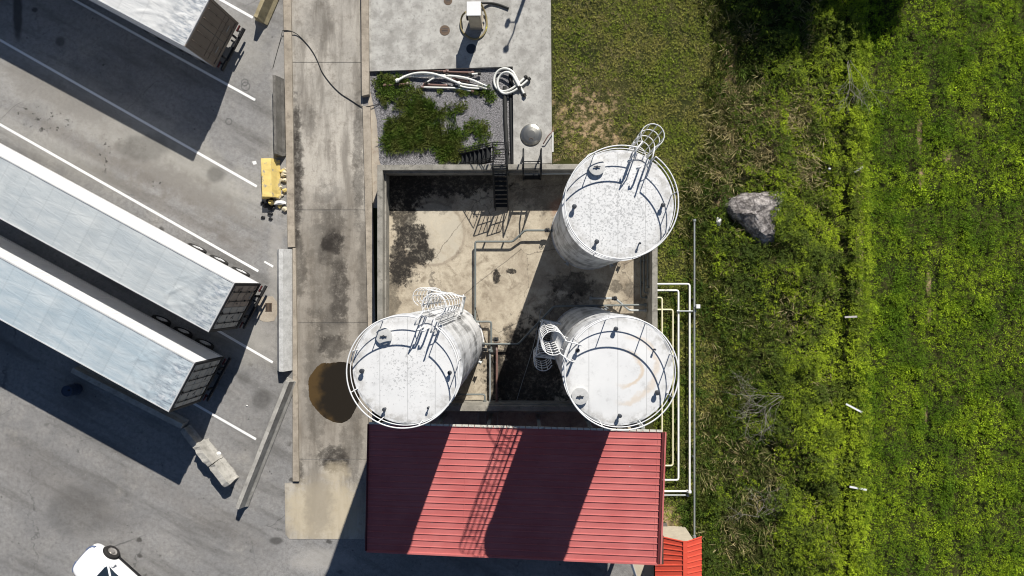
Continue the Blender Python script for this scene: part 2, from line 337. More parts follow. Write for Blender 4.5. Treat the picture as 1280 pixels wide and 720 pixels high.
M = dict(
 asphalt=m_asphalt(), ramp=m_ramp(), pit=m_pit(), gravel=m_gravel(), soil=m_soil(),
 pad=m_concrete('pad_concrete', (.27,.26,.24), (.46,.45,.42), (.20,.195,.18), .8, 1.6),
 kerb=m_concrete('kerb_concrete', (.26,.225,.18), (.40,.35,.285), (.13,.11,.09), .6, 1.2),
 kerbw=m_concrete('wall_concrete', (.20,.19,.165), (.33,.31,.27), (.08,.075,.065), .8, 1.1),
 path=m_concrete('path_concrete', (.30,.26,.21), (.42,.37,.30), (.2,.12,.08), .5, 1.0),
 jersey=m_concrete('barrier_concrete', (.26,.25,.23), (.42,.405,.37), (.12,.115,.1), .5, 1.5),
 jerseyw=m_concrete('pale_barrier_concrete', (.38,.38,.37), (.52,.52,.51), (.25,.245,.23), .6, 2.5),
 jerseyd=m_concrete('grimy_barrier_concrete', (.10,.095,.085), (.17,.16,.145), (.05,.048,.045), .5, 1.5),
 jerseyt=m_concrete('tan_barrier_concrete', (.24,.20,.12), (.34,.29,.18), (.12,.10,.06), .5, 1.5),
 yellow=simple('chipped_yellow_paint', (.64,.49,.17), .7, 0, .2, 4, (.30,.27,.22), 3, (.56,.62)),
 rubble=simple('broken_concrete', (.52,.46,.33), .9, 0, .4, 6, (.6,.4,.1), 3, (.6,.65)),
 line=simple('road_paint', (.72,.72,.71), .75, 0, .1, 9, (.35,.34,.33), 9, (.60,.72), coords='pos'),
 tank=m_tankbody(), troof=m_tankroof(), troofd=m_tankroof(False, .045), troofr=m_tankroof(True),
 rail=simple('white_rail_paint', (.66,.66,.66), .45, 0, .06), hatch=simple('hatch_steel', (.5,.5,.49), .5, .2, .3, 8),
 rustd=simple('dark_vent_steel', (.045,.05,.06), .5, .3), grey=simple('galvanised_pipe', (.34,.36,.36), .45, .4, .2),
 green=simple('grey_green_pipe', (.15,.165,.16), .5, .1, .2, 3), black=simple('black_steel', (.014,.015,.016), .55, .2, .3),
 wpipe=simple('white_pipe', (.75,.75,.73), .5, 0, .1, 3, (.45,.42,.36), 2, (.6,.7)), ypipe=simple('cream_pipe', (.66,.62,.42), .55, 0, .12, 3),
 red=m_roofred('faded_red_roof', (.40,.105,.10), (.46,.14,.132)), red2=m_roofred('bright_red_roof', (.52,.06,.035), (.58,.08,.045)),
 dred=simple('dark_red_gutter', (.10,.02,.022), .5), gut=simple('pale_gutter', (.55,.53,.47), .6, 0, .15, 5, (.2,.2,.18), 5),
 dwall=simple('dark_cladding', (.05,.052,.05), .7), beige=simple('beige_block', (.42,.37,.29), .85),
 roofA=m_trailer_roof('blue_grey_sheet', (.34,.375,.395), (.45,.475,.48)), roofB=m_trailer_roof('pale_blue_sheet', (.30,.365,.41), (.43,.475,.50)),
 roofC=m_trailer_roof('white_tarpaulin', (.50,.51,.51), (.60,.60,.59), bs=.35),
 side=m_trailer_side(), doorb=simple('grimy_doors', (.40,.32,.255), .6, 0, .35, 1.3, (.06,.05,.045), 1.6, (.54,.64)),
 doorc=simple('brown_doors', (.20,.16,.125), .6, 0, .15, 1.3), doorg=simple('grey_brown_doors', (.46,.43,.38), .6, 0, .25, 1.3, (.05,.045,.04), 2.2, (.56,.64)),
 chass=simple('chassis_steel', (.02,.02,.022), .6), tyre=simple('tyre_rubber', (.022,.021,.02), .85), rim=simple('pale_rim', (.6,.6,.6), .4, .3),
 carp=simple('white_car_paint', (.80,.80,.80), .25, 0, .02, spec=.5), glass=simple('dark_glass', (.012,.02,.03), .08, 0, .1, spec=.6), lamp=simple('headlight_glass', (.10,.13,.22), .12, 0, .3, spec=.6), alloy=simple('alloy_rim', (.42,.40,.38), .35, .6),
 hose=simple('white_hose', (.66,.66,.62), .55, 0, .12, 5), brown=simple('rusty_pipe', (.17,.10,.085), .7, 0, .4, 5, (.4,.35,.33), 3), tanh=simple('tan_hose', (.22,.18,.09), .6, 0, .3, 2, (.45,.42,.06), 2, (.62,.66)),
 cable=simple('black_cable', (.03,.03,.028), .7), water=None,
 lid=simple('brown_lid', (.12,.085,.06), .7, .2, .3, 8), steel=simple('shiny_lid', (.32,.31,.28), .28, .85, .15, 2, bs=.05),
 rock=None, wood=simple('bleached_wood', (.40,.38,.36), .9, 0, .2), bark=simple('bark', (.10,.075,.05), .9, 0, .3),
 twig=simple('grey_twig', (.25,.23,.20), .9, 0, .3), stone=simple('white_stone', (.72,.71,.69), .9, 0, .1), pole=simple('stake_plastic', (.62,.63,.64), .6), drum=simple('blue_drum', (.03,.045,.08), .5, 0, .2))
n = NT('oily_water'); p = n.pos
q = P(434,490); v = n.mapping(n.vmath('SUBTRACT', p, (q.x,q.y,0)), (1/1.75, 1/2.3, 0)); L = n.math('ADD', n.vmath('LENGTH', v, (0,0,0)), n.math('MULTIPLY', n.math('SUBTRACT', n.noise(p, 1.2, 5), .5), .9))
M['water'] = n.done(n.mix(n.ramp(L, .7, 1.05), (.020,.016,.011), (.075,.048,.020)), .22, 0, spec=.35)
n = NT('rock'); a = n.noise(n.obj, 2.2, 9, .75); cv = n.vor(n.vmath('ADD', n.obj, n.mix(a, (0,0,0), (.5,.5,.5))), 1.3, 'DISTANCE_TO_EDGE')
c = n.mix(n.ramp(a, .35, .65), (.10,.088,.080), (.44,.405,.385)); c = n.mix(n.ramp(cv, .01, .05, .7, 0), c, (.05,.045,.045)); c = n.mix(n.ramp(n.noise(n.obj, 5, 9, .8), .44, .6, 0, .8), c, (.07,.062,.062))
M['rock'] = n.done(c, .9, 0, a, 1, .2, .08)
n = NT('worn_yellow'); 
# ------------------------------------------------------------------ setting
def sheet(name, pxs, z, m, kind='structure'):
    mb = MB(); pts = [XY(x, y, 0) for x, y in pxs]
    a = sum(pts[i][0]*pts[(i+1)%len(pts)][1]-pts[(i+1)%len(pts)][0]*pts[i][1] for i in range(len(pts)))
    if a < 0: pts = pts[::-1]
    mb.add([(x, y, z) for x, y in pts], [list(range(len(pts)))])
    o = mb.build(name, m, origin=None); return tag(o, kind=kind)
def slab(name, pxs, z0, z1, m, zp=None, kind='structure'):
    mb = MB(); mb.prism([XY(x, y, z1 if zp is None else zp) for x, y in pxs], z0, z1)
    o = mb.build(name, m, origin=None); return tag(o, kind=kind)
g = MB(); g.add([(-300,-300,-.03),(300,-300,-.03),(300,300,-.03),(-300,300,-.03)], [(0,1,2,3)])
tag(g.build('ground', M['soil'], origin=None), kind='structure')
sheet('asphalt_yard', [(-1500,-900),(464,-900),(464,540),(800,540),(800,1500),(-1500,1500)], 0, M['asphalt'])
# concrete ramp laid in slabs with open joints
L_ = lambda y: 359 + (374-363)*y/600; Rr = lambda y: (450 + 12*y/400) if y < 420 else 462
mb = MB(); ys = [-150, 78, 262.5, 403.5, 574, 674]
for a, b in zip(ys, ys[1:]):
    a2 = a+.35; b2 = b-.35
    xl1, xl2 = (L_(a2), L_(b2)) if a < 570 else (358, 357)
    if a >= 570: pts = [(370,a2),(Rr(a2)+6,a2),(462,b2),(362,b2),(357,b2-6),(356,604),(370,603)]
    else: pts = [(xl1,a2),(Rr(a2)+(4 if a>300 else 0),a2),(Rr(b2)+(4 if a>200 else 0),b2),(xl2,b2)]
    mb.prism([XY(*p_) for p_ in pts], -.1, .02)
tag(mb.build('concrete_ramp', M['ramp'], origin=None), kind='structure')
sheet('path', [(460,85),(482,85),(484,260),(462,260)], .006, M['path'])
sheet('gravel_bed', [(455,80),(645,78),(647,215),(478,212),(474,200),(471,150),(463,115)], .012, M['gravel'])
slab('concrete_pad', [(460,-140),(687.5,-140),(690,204),(642,205.5),(641,83),(462,89)], -.05, .2, M['pad'])
ZW = 1.7
wo = [(471.5,206),(822,206),(822,515),(471.5,515)]
A0 = P(471.5,206,ZW); A1 = P(822,515,ZW); x0, y1 = A0.x, A0.y; x1, y0 = A1.x, A1.y; tk = .27
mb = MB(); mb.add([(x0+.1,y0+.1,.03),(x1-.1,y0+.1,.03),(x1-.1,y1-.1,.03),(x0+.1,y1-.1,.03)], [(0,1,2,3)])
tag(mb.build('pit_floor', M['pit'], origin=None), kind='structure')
sheet('shed_floor', [(484,508),(806,508),(806,660),(484,660)], .02, M['pad'])
# water on the ramp
pl = [(412,453),(400,455),(391,463),(386,476),(385,490),(389,503),(398,515),(410,526),(425,529),(438,524),(445,512),(450,495),(448,470),(440,455),(425,452)]
def smooth_poly(pts, it=2):
    for _ in range(it):
        q = []
        for i in range(len(pts)):
            a, b = pts[i], pts[(i+1)%len(pts)]
            q += [(a[0]*.75+b[0]*.25, a[1]*.75+b[1]*.25), (a[0]*.25+b[0]*.75, a[1]*.25+b[1]*.75)]
        pts = q
    return pts
pp = smooth_poly(pl, 3); pcx, pcy = 423, 490; rj = random.Random(4)
pp = [(pcx+(x_-pcx)*(1+.02*math.sin(i_*.4)+rj.uniform(-.01,.01)), pcy+(y_-pcy)*(1+.02*math.cos(i_*.3)+rj.uniform(-.01,.01))) for i_, (x_, y_) in enumerate(pp)]
sheet('puddle', pp, .026, M['water'])
# parking lines (painted on the yard)
mb = MB()
def line(a, b, wd=.13):
    p0 = P(*a); p1 = P(*b); d = (p1-p0).normalized(); s_ = Vector((-d.y, d.x, 0))*wd/2
    v = [p0-s_, p1-s_, p1+s_, p0+s_]
    mb.add([(q.x,q.y,.004) for q in v], [(0,1,2,3)])
for a, b in (((-300,-217),(319,125)), ((-300,-121),(321,233)), ((-300,-15),(323,339)), ((180,-54),(316,22)), ((-100,197),(341,453)), ((-100,308),(320,549))): line(a, b)
tag(mb.build('parking_lines', M['line'], origin=None), kind='structure')
sheet('road_paint_marks', [(331,326),(342,332),(341,334.5),(330,328)], .004, M['line'])
sheet('paint_mark', [(315,202),(320,201),(321,205),(317,206)], .004, M['line'])
# ------------------------------------------------------------------ kerbs and pit walls
def kerb(pxs, h, m, label, cat='kerb', name='kerb', ztop=None):
    mb = MB(); mb.prism([XY(x, y, h) for x, y in pxs], -.05, h); return tag(mb.build(name, m, bevel=.02), label, cat)
kerb([(351,-150),(361,-150),(368.4,309),(359.5,309)], .16, M['kerb'], 'narrow concrete kerb along the upper left edge of the concrete ramp')
kerb([(365.6,310),(369.2,310),(373.6,602),(365.6,602)], .16, M['kerb'], 'narrow concrete kerb between the pale barrier and the lower part of the ramp')
kerb([(450.5,-150),(460,-150),(461,118),(452,120)], .34, M['kerb'], 'raised concrete kerb between the ramp and the concrete pad')
kerb([(453,133),(462.5,131),(469,400),(468,540),(460.5,540),(459.5,400)], .14, M['kerb'], 'low concrete kerb running beside the tank compound wall')
t = thing('containment_wall', 'grey concrete wall of four sides enclosing the stained tank yard', 'wall', ((x0+x1)/2, (y0+y1)/2, 0))
for (a, b, c_, d_) in ((x0,y1-tk,x1,y1),(x0,y0,x1,y0+tk),(x0,y0+tk+.002,x0+tk,y1-tk-.002),(x1-tk,y0+tk+.002,x1,y1-tk-.002)):
    mb = MB(); mb.prism([(a,b),(c_,b),(c_,d_),(a,d_)], -.1, ZW); mb.build('wall_side', M['kerbw'], t, True, bevel=.015)
mb = MB()
for yy in (y0+tk+.03, ): mb.bar((x0+tk, yy, 1.35), (x1-tk, yy, 1.35), .06, .1)
mb.bar((x0+tk, y1-tk-.05, 1.3), (x1-tk, y1-tk-.05, 1.3), .1, .1); mb.bar((x0+tk+.05, y0+tk, 1.2), (x0+tk+.05, y1-tk, 1.2), .08, .12)
mb.build('wall_trim', M['kerbw'], t, True)
# patch and drain
o = MB(); o.prism([XY(x, y) for x, y in smooth_poly([(322,375),(325,371),(346,370),(347,400),(332,403),(323,399)],1)], -.02, .015); tag(o.build('concrete_patch', M['path'], origin=None), kind='structure')
t = thing('drain_grate', 'rusty brown drain grate set in a small beige concrete patch', 'drain', P(336,384))
mb = MB(); q = P(336,384)
for k in range(5): mb.box((q.x-.14+k*.07, q.y, .022), (.035,.4,.018))
mb.box((q.x,q.y+.21,.022),(.36,.03,.02)); mb.box((q.x,q.y-.21,.022),(.36,.03,.02)); mb.build('grate', M['lid'], t, True)
mb = MB(); mb.box((q.x,q.y,.0165),(.34,.42,.002)); mb.build('grate_pit', M['black'], t, True)
# ------------------------------------------------------------------ concrete barriers
def barrier(a, b, m, label, wb=.6, wt=.18, h=.8, jag=0.0, name='concrete_barrier', cat='barrier', group='concrete road barriers', k=(.32,.30)):
    p0 = P(*a); p1 = P(*b); d = (p1-p0); L = d.length; d.normalize(); s_ = Vector((-d.y, d.x, 0)); nst = max(2, int(L/.18))
    prof = [(-wb/2,0),(-wb/2,.08*h/.8),(-k[0]*wb,k[1]*h),(-wt/2,h),(wt/2,h),(k[0]*wb,k[1]*h),(wb/2,.08*h/.8),(wb/2,0)]
    mb = MB(); vs = []
    for i in range(nst+1):
        f = i/nst; q = p0 + d*L*f
        e = min(i, nst-i); jj = jag*(2.2 if e <= 1 else 1)
        for (u, z) in prof:
            r_ = 1+random.uniform(-1,1)*jj
            vs.append(q + s_*u*r_ + Vector((0,0,z*(1-random.random()*jj*1.2))) + d*(random.uniform(-1,1)*jj*.4 if e == 0 else 0))
    fs = [(i*8+k_, i*8+k_+1, (i+1)*8+k_+1, (i+1)*8+k_) for i in range(nst) for k_ in range(7)] + [tuple(range(7,-1,-1)), tuple(range(nst*8, nst*8+8))]
    mb.add(vs, fs); return tag(mb.build(name, m, bevel=.012), label, cat, group)
barrier((366,474),(304,630), M['jersey'], 'long grey concrete barrier lying diagonally between the parking bays and the kerb', .62, .2, .8, .01)
barrier((356.3,312),(356.6,463), M['jerseyw'], 'pale smooth concrete barrier standing tight against the ramp kerb', .80, .22, .62, .012, k=(.34,.5))
barrier((349,99),(351,196), M['jerseyd'], 'grimy dark concrete barrier with a chipped white end beside the ramp kerb', .55, .13, .8, .035)
mb = MB()
barrier((358,-42),(327,29), M['jerseyt'], 'mustard tinted concrete barrier at the top left of the ramp, cut by the photo edge', .74, .2, .85, .015)
barrier((99,461),(234,530), M['jersey'], 'long concrete barrier lying in the shadow under the frontmost trailer', .5, .28, .62, .02)
barrier((233,535),(250,556), M['jersey'], 'short dark concrete barrier stub half in the trailer shadow', .6, .3, .5, .05)
barrier((253,553),(271,577), M['jersey'], 'broken upper length of pale weathered concrete barrier by the last parking line', .78, .34, .88, .07)
barrier((273,577),(292,602), M['jersey'], 'broken lower length of pale weathered concrete barrier nearest the open yard', .80, .34, .88, .06)
t = barrier((338.5,201),(340,248), M['yellow'], 'short concrete barrier painted chipped yellow with a crumbled end', .98, .5, .7, .03, k=(.40,.4))
def chunk(name, c, s_, m, label=None, cat=None, group=None, seed=0, n_=26, parent=None, zs=.6):
    r_ = random.Random(seed); import bmesh
    bm = bmesh.new()
    for _ in range(n_):
        v = Vector((r_.gauss(0,1), r_.gauss(0,1), r_.gauss(0,1))).normalized()
        bm.verts.new((v.x*s_[0]*r_.uniform(.8,1), v.y*s_[1]*r_.uniform(.8,1), v.z*s_[2]*r_.uniform(.8,1)))
    bmesh.ops.convex_hull(bm, input=bm.verts)
    for v in [v for v in bm.verts if not v.link_faces]: bm.verts.remove(v)
    me = bpy.data.meshes.new(name); bm.to_mesh(me); bm.free(); me.materials.append(m)
    o = bpy.data.objects.new(name, me); C.objects.link(o); o.location = c
    if label: tag(o, label, cat, group)
    return o
for i in range(24):
    x = random.uniform(344,358); y = random.uniform(208,262); s_ = random.uniform(.07,.21)
    chunk('rubble_lump', P(x, y) + Vector((0,0,s_*.4)), (s_, s_*random.uniform(.6,1), s_*.7), M['rubble'] if i % 3 else M['yellow'], 'crumbled concrete lump in the loose pile beside the yellow barrier', 'rubble', 'crumbled lumps beside the yellow barrier', i)
chunk('rubble_block', P(350,254)+Vector((0,0,.15)), (.42,.15,.18), M['stone'], 'pale oblong concrete block below the yellow barrier', 'block', seed=44)
chunk('rubble_block', P(341,254)+Vector((0,0,.25)), (.16,.16,.28), M['yellow'], 'round yellow concrete lump at the foot of the yellow barrier', 'block', seed=45)
for (x, y, s_, lab) in ((273,567,.2,'white stone lump beside the broken pale barrier'),(333,546,.07,'tiny white stone right of the diagonal barrier'),(309,507,.05,'tiny white stone between the last two parking lines')):
    chunk('white_stone', P(x, y)+Vector((0,0,s_*.4)), (s_, s_*.8, s_*.7), M['stone'], lab, 'stone', seed=int(x))
for i in range(9):  # plain black lumps over the dark patch below the yellow barrier
    x = random.uniform(327,340); y = random.uniform(250,278); s_ = random.uniform(.10,.24)
    chunk('black_lump', P(x, y) + Vector((0,0,s_*.3)), (s_, s_*.8, s_*.5), M['black'], 'black lump at the foot of the yellow barrier', 'debris', 'black lumps below the yellow barrier', 60+i)
t = thing('plastic_drum', 'dark blue drum standing in shadow beside the frontmost trailer', 'drum', P(97,486))
mb = MB(); mb.lathe([(.28,0),(.30,.05),(.30,.3),(.315,.32),(.30,.34),(.30,.6),(.315,.62),(.3,.64),(.3,.85),(.27,.88),(.27,.86),(0,.86)], 24); mb.build('barrel', M['drum'], t)
mb = MB(); mb.lathe([(.05,.86),(.05,.9),(0,.9)], 12, (.12,.05,0)); mb.build('bung', M['black'], t)
# ------------------------------------------------------------------ trailers (local: x = towards the rear end, rear face at x=0)
TRA = -R(28.2); TW = 2.59; TL = 15.4; ZB = 1.15; ZT = 4.1
def wheel(parent, x, y, sgn, r=.5, wd=.3, tm='tyre', rm='rim', z=None):
    z = r if z is None else z
    q = bpy.data.objects.new('wheel', None); C.objects.link(q); q.parent = parent; q.location = (x, y, z); q.rotation_euler = (math.pi/2, 0, 0)
    mb = MB(); w2 = wd/2; mb.lathe([(r*.62,-w2),(r*.93,-w2),(r,-w2*.7),(r,w2*.7),(r*.93,w2),(r*.62,w2),(r*.6,w2*.8),(r*.6,-w2*.8),(r*.62,-w2)], 28); mb.build('tyre', M[tm], q)
    mb = MB(); s_ = -sgn
    mb.lathe([(r*.6,s_*w2*.9),(r*.56,s_*w2*.6),(r*.3,s_*w2*.35),(r*.26,s_*w2*1.0),(0,s_*w2*1.02)], 24); mb.build('rim', M[rm], q)
    return q
def trailer(Apx, label, roofm, doorm, style):
    a = P(Apx[0], Apx[1], ZT)          # rear corner of the roof on the upper side
    t = thing('semi_trailer', label, 'trailer', (a.x, a.y, 0), TRA)
    Y = lambda y: y - TW/2             # local y from -TW/2 (lower in photo) .. ; corner a sits at y=0 -> shift
    yc = -TW/2
    mb = MB(); mb.box((-TL/2, yc, (ZB+ZT)/2-.03), (TL-.06, TW-.04, ZT-ZB-.06))
    k = 0
    if style == 'rib':
        x = -.35
        while x > -TL: mb.box((x, -.02, (ZB+ZT)/2-.06), (.05,.016,ZT-ZB-.3)); mb.box((x, -TW+.02, (ZB+ZT)/2-.06), (.05,.016,ZT-ZB-.3)); x -= .3 if style == 'rib' else 1.25
    mb.build('body', M['side'], t)
    mb = MB(); mb.box((-TL/2, -.03, ZB), (TL, .07, .16)); mb.box((-TL/2, -TW+.03, ZB), (TL, .07, .16))
    mb.build('side_rail', M['rim'], t)
    # roof sheet: fine grid so its sheets sag and buckle a little
    nx, ny = 200, 30; vs = []; rr = random.Random(hash(label) % 99)
    wr = [(rr.uniform(-2.6,-.1), rr.uniform(.1,2.4), rr.uniform(-1.2,1.2), rr.uniform(.006,.025)) for _ in range(34)]
    for i in range(nx+1):
        for j in range(ny+1):
            x = -TL+TL*i/nx; y = -TW+TW*j/ny
            z = ZT-.012 + .012*math.sin(j/ny*math.pi) + .003*math.cos(x*2*math.pi/1.2)
            if style == 'tarp': z += .008*math.sin(x*1.7+math.sin(y*2)*1.5)*math.sin(j/ny*math.pi)
            for (wx, wy, wa, wd) in wr:
                u = (x-wx)*math.sin(wa)+(y+wy)*math.cos(wa); v = (x-wx)*math.cos(wa)-(y+wy)*math.sin(wa)
                z += (wd if style != 'tarp' else wd*1.4)*math.exp(-(u/.06)**2-(v/.5)**2)
            vs.append((x, y, z))
    mb = MB(); mb.add(vs, [(i*(ny+1)+j, (i+1)*(ny+1)+j, (i+1)*(ny+1)+j+1, i*(ny+1)+j+1) for i in range(nx) for j in range(ny)], True)
    mb.build('roof', M[roofm], t)
    mb = MB()
    for y in (-.01, -TW+.01): mb.box((-TL/2, y, ZT-.035), (TL, .045, .10))
    mb.box((.012, yc, ZT-.035), (.05, TW+.03, .10)); mb.box((-TL-.012, yc, ZT-.035), (.05, TW+.03, .10)); mb.build('roof_rail', M['rim'], t)
    # rear frame, doors and lock rods
    mb = MB(); 
    for y in (-.06, -TW+.06): mb.box((.03, y, (ZB+ZT)/2), (.1,.12,ZT-ZB))
    mb.box((.03, yc, ZB), (.12, TW, .2)); mb.box((.02, yc, ZT-.14), (.08, TW-.25, .12)); mb.build('rear_frame', M['chass'] if style != 'tarp' else M['doorc'], t)
    for s_ in (0, 1):
        y = -.12-(TW/2-.12)/2 if s_ == 0 else -TW+.12+(TW/2-.12)/2
        mb = MB(); mb.box((.03, y, (ZB+ZT)/2-.04), (.05, TW/2-.15, ZT-ZB-.34))
        if style == 'tarp':
            for kz in (1.95, 2.35): mb.box((.062, y, kz), (.02, TW/2-.16, .035))
            for ky in (-.2,): mb.box((.062, y+ky*0, (ZB+ZT)/2), (.015,.03,ZT-ZB-.4))
        else:
            for kz in np.linspace(1.5, 3.75, 4): mb.box((.06, y, kz), (.02, TW/2-.2, .03))
        d = mb.build('door', M[doorm] if not (style == 'door2' and s_) else M['doorg'], t)
        for ky in (-.25, .25):
            mb = MB(); mb.cyl((.1, y+ky, ZB+.05), (.1, y+ky, ZT-.2), .022, 8)
            for kz in (ZB+.2, 2., 3., ZT-.35): mb.box((.085, y+ky, kz), (.05,.09,.06))
            mb.build('lock_rod', M['chass'] if style != 'tarp' else M['doorc'], d)
        mb = MB(); mb.bar((.13, y+.25, 1.75), (.13, y-.1, 1.75), .03,.04); mb.build('door_handle', M['grey'], d)
    mb = MB()
    for y in (-.8, -TW+.8): mb.box((-TL/2, y, .95), (TL-.3,.14,.34))
    for x in np.arange(-TL+.6, -.3, 1.3): mb.box((x, yc, .98), (.08, TW-.2,.12))
    mb.box((-.35, yc, .75), (.12, TW-.3, .3)); mb.build('chassis', M['chass'], t)
    mb = MB(); mb.box((.18, yc, .52), (.12, TW-.1, .14))
    for y in (-.7, -TW+.7): mb.box((.1, y, .75), (.1,.1,.5))
    mb.build('rear_bumper', M['chass'], t)
    for y in (-.35, -TW+.35, -.95):
        mb = MB(); mb.box((.30, y, .85), (.08,.5,.10)); mb.box((.18, y, .9), (.2,.08,.1)); mb.build('dock_buffer', M['chass'], t)
    for y in (-.25, -TW+.25):
        mb = MB(); mb.box((.14, y, .95), (.05,.34,.12)); mb.build('tail_light', M['dred'], t)
    for x in (-1.35, -2.65, -3.95):
        wheel(t, x, -.13, 1); wheel(t, x, -TW+.13, -1)
        mb = MB(); mb.cyl((x, -.3, .5), (x, -TW+.3, .5), .07, 10); mb.build('axle', M['chass'], t)
    for y in (-.5, -TW+.5):
        mb = MB(); mb.box((-TL+3.2, y, .6), (.14,.14,1.0)); mb.box((-TL+3.2, y, .05), (.3,.3,.08)); mb.build('landing_leg', M['chass'], t)
    return t
trailer((262,-4), 'trailer with creased white tarpaulin roof and brown rear doors at the upper left', 'roofC', 'doorc', 'tarp')
trailer((292.5,353.5), 'grey blue roofed trailer between the other two, dirty rear doors close to the ramp', 'roofA', 'doorb', 'door2')
trailer((242.5,453.5), 'pale blue roofed trailer with ribbed white side, lowest of the three parked trailers', 'roofB', 'doorg', 'rib')
# ------------------------------------------------------------------ car
def car():
    hd = math.atan2(.66, -.75)             # heading (photo up-left)
    o_ = P(130.5,704)
    t = thing('parked_car', 'white car nosing into the photo at the bottom left of the yard', 'car', o_, hd)
    # stations along local x (front +): x, half width, z low, z belt
    st = [(1.02,.58,.42,.66),(.95,.80,.30,.78),(.75,.92,.26,.88),(.4,.96,.25,.94),(0,.95,.25,.98),(-.5,.95,.24,1.02),(-1.2,.95,.24,1.04),(-2.0,.95,.24,1.02),(-2.8,.92,.25,1.03),(-3.2,.88,.3,1.02),(-3.5,.78,.38,.95),(-3.58,.6,.5,.8)]
    vs = []; m_ = 13
    for (x, hw, zl, zb) in st:
        for k in range(m_):
            u = -1+2*k/(m_-1)
            if k in (0, m_-1): y, z = hw*.93*u, zl
            elif k in (1, m_-2): y, z = math.copysign(hw, u), zl+.12
            elif k in (2, m_-3): y, z = math.copysign(hw, u), (zl+zb)/2+.05
            elif k in (3, m_-4): y, z = math.copysign(hw*.96, u), zb-.06
            else: y = hw*.88*(k-6)/2.0*1.0 if abs(k-6) <= 2 else 0; z = zb+.05*(1-((k-6)/2)**2*.8)
            y = y if abs(k-6) > 2 else hw*.88*(k-6)/2
            vs.append((x, y, z))
    N_ = len(st)
    fs = [(i*m_+k, i*m_+k+1, (i+1)*m_+k+1, (i+1)*m_+k) for i in range(N_-1) for k in range(m_-1)] + [tuple(range(m_))[::-1], tuple(range((N_-1)*m_, N_*m_))]
    mb = MB(); mb.add(vs, fs, True); b = mb.build('body', M['carp'], t); b.modifiers.new('s', 'SUBSURF').levels = 2; b.modifiers['s'].render_levels = 2
    gs = [(-.35,.76,.74,1.02,1.03),(-.95,.74,.62,.98,1.36),(-1.6,.74,.60,1.0,1.47),(-2.5,.74,.58,1.0,1.46),(-3.2,.7,.56,1.0,1.25),(-3.45,.66,.6,.98,1.02)]
    vs = []
    for (x, wl, wt, zl, zt) in gs:
        for y, z in ((-wl-.06,zl-.05),(-wt-.02,zt-.05),(-wt*.8,zt),(0,zt+.03),(wt*.8,zt),(wt+.02,zt-.05),(wl+.06,zl-.05)): vs.append((x, y, z))
    fs = [(i*7+k, i*7+k+1, (i+1)*7+k+1, (i+1)*7+k) for i in range(len(gs)-1) for k in range(6)]
    mb = MB(); mb.add(vs, fs, True); mb.build('window_glass', M['glass'], t)
    mb = MB(); rs = []
    for (x, wl, wt, zl, zt) in gs[1:5]:
        for y, z in ((-wt-.02,zt-.04),(-wt*.8,zt+.012),(0,zt+.042),(wt*.8,zt+.012),(wt+.02,zt-.04)): rs.append((x, y, z))
    mb.add(rs, [(i*5+k, i*5+k+1, (i+1)*5+k+1, (i+1)*5+k) for i in range(3) for k in range(4)], True); mb.build('roof_panel', M['carp'], t)
    for s_ in (-1, 1):
        mb = MB(); mb.bar((-.33, s_*.80, .97), (-.98, s_*.66, 1.37), .07,.05); mb.bar((-1.75, s_*.83, .98), (-1.75, s_*.62, 1.45), .08,.05); mb.build('pillar', M['carp'], t)
        mb = MB(); mb.box((-.62, s_*1.02, 1.05), (.16,.22,.14)); mb.box((-.62, s_*.9, 1.0), (.07,.14,.05)); mb.build('side_mirror', M['carp'], t, bevel=.03)
        mb = MB(); mb.tube([(1.0,s_*.42,.70),(.96,s_*.60,.71),(.88,s_*.76,.73),(.74,s_*.87,.76)], .07, 8)
        mb.build('headlight', M['lamp'], t)
        mb = MB(); mb.box((-1.35, s_*.95, .27), (1.9,.06,.12)); mb.build('sill', M['black'], t)
        mb = MB(); mb.bar((-1.25,s_*.96,.82),(-1.42,s_*.96,.82),.03,.03); mb.build('door_handle', M['carp'], t)
        for x in (0, -2.65):
            wheel(t, x, s_*.95, s_, .42, .27, 'tyre', 'alloy')
            mb = MB(); mb.tube([(x+.45*math.cos(a), s_*.95, .39+.45*math.sin(a)) for a in np.linspace(0, math.pi, 14)], .03, 6); mb.build('wheel_arch', M['black'], t)
    mb = MB(); mb.box((1.0,0,.50),(.1,.9,.22)); mb.build('grille', M['lamp'], t)
    mb = MB(); mb.tube([(-.28, -.6, 1.02), (-.33, 0, 1.04)], .012, 6); mb.tube([(-.28, .0, 1.03), (-.33, .6, 1.03)], .012, 6); mb.build('wiper', M['black'], t)
    return t
car()
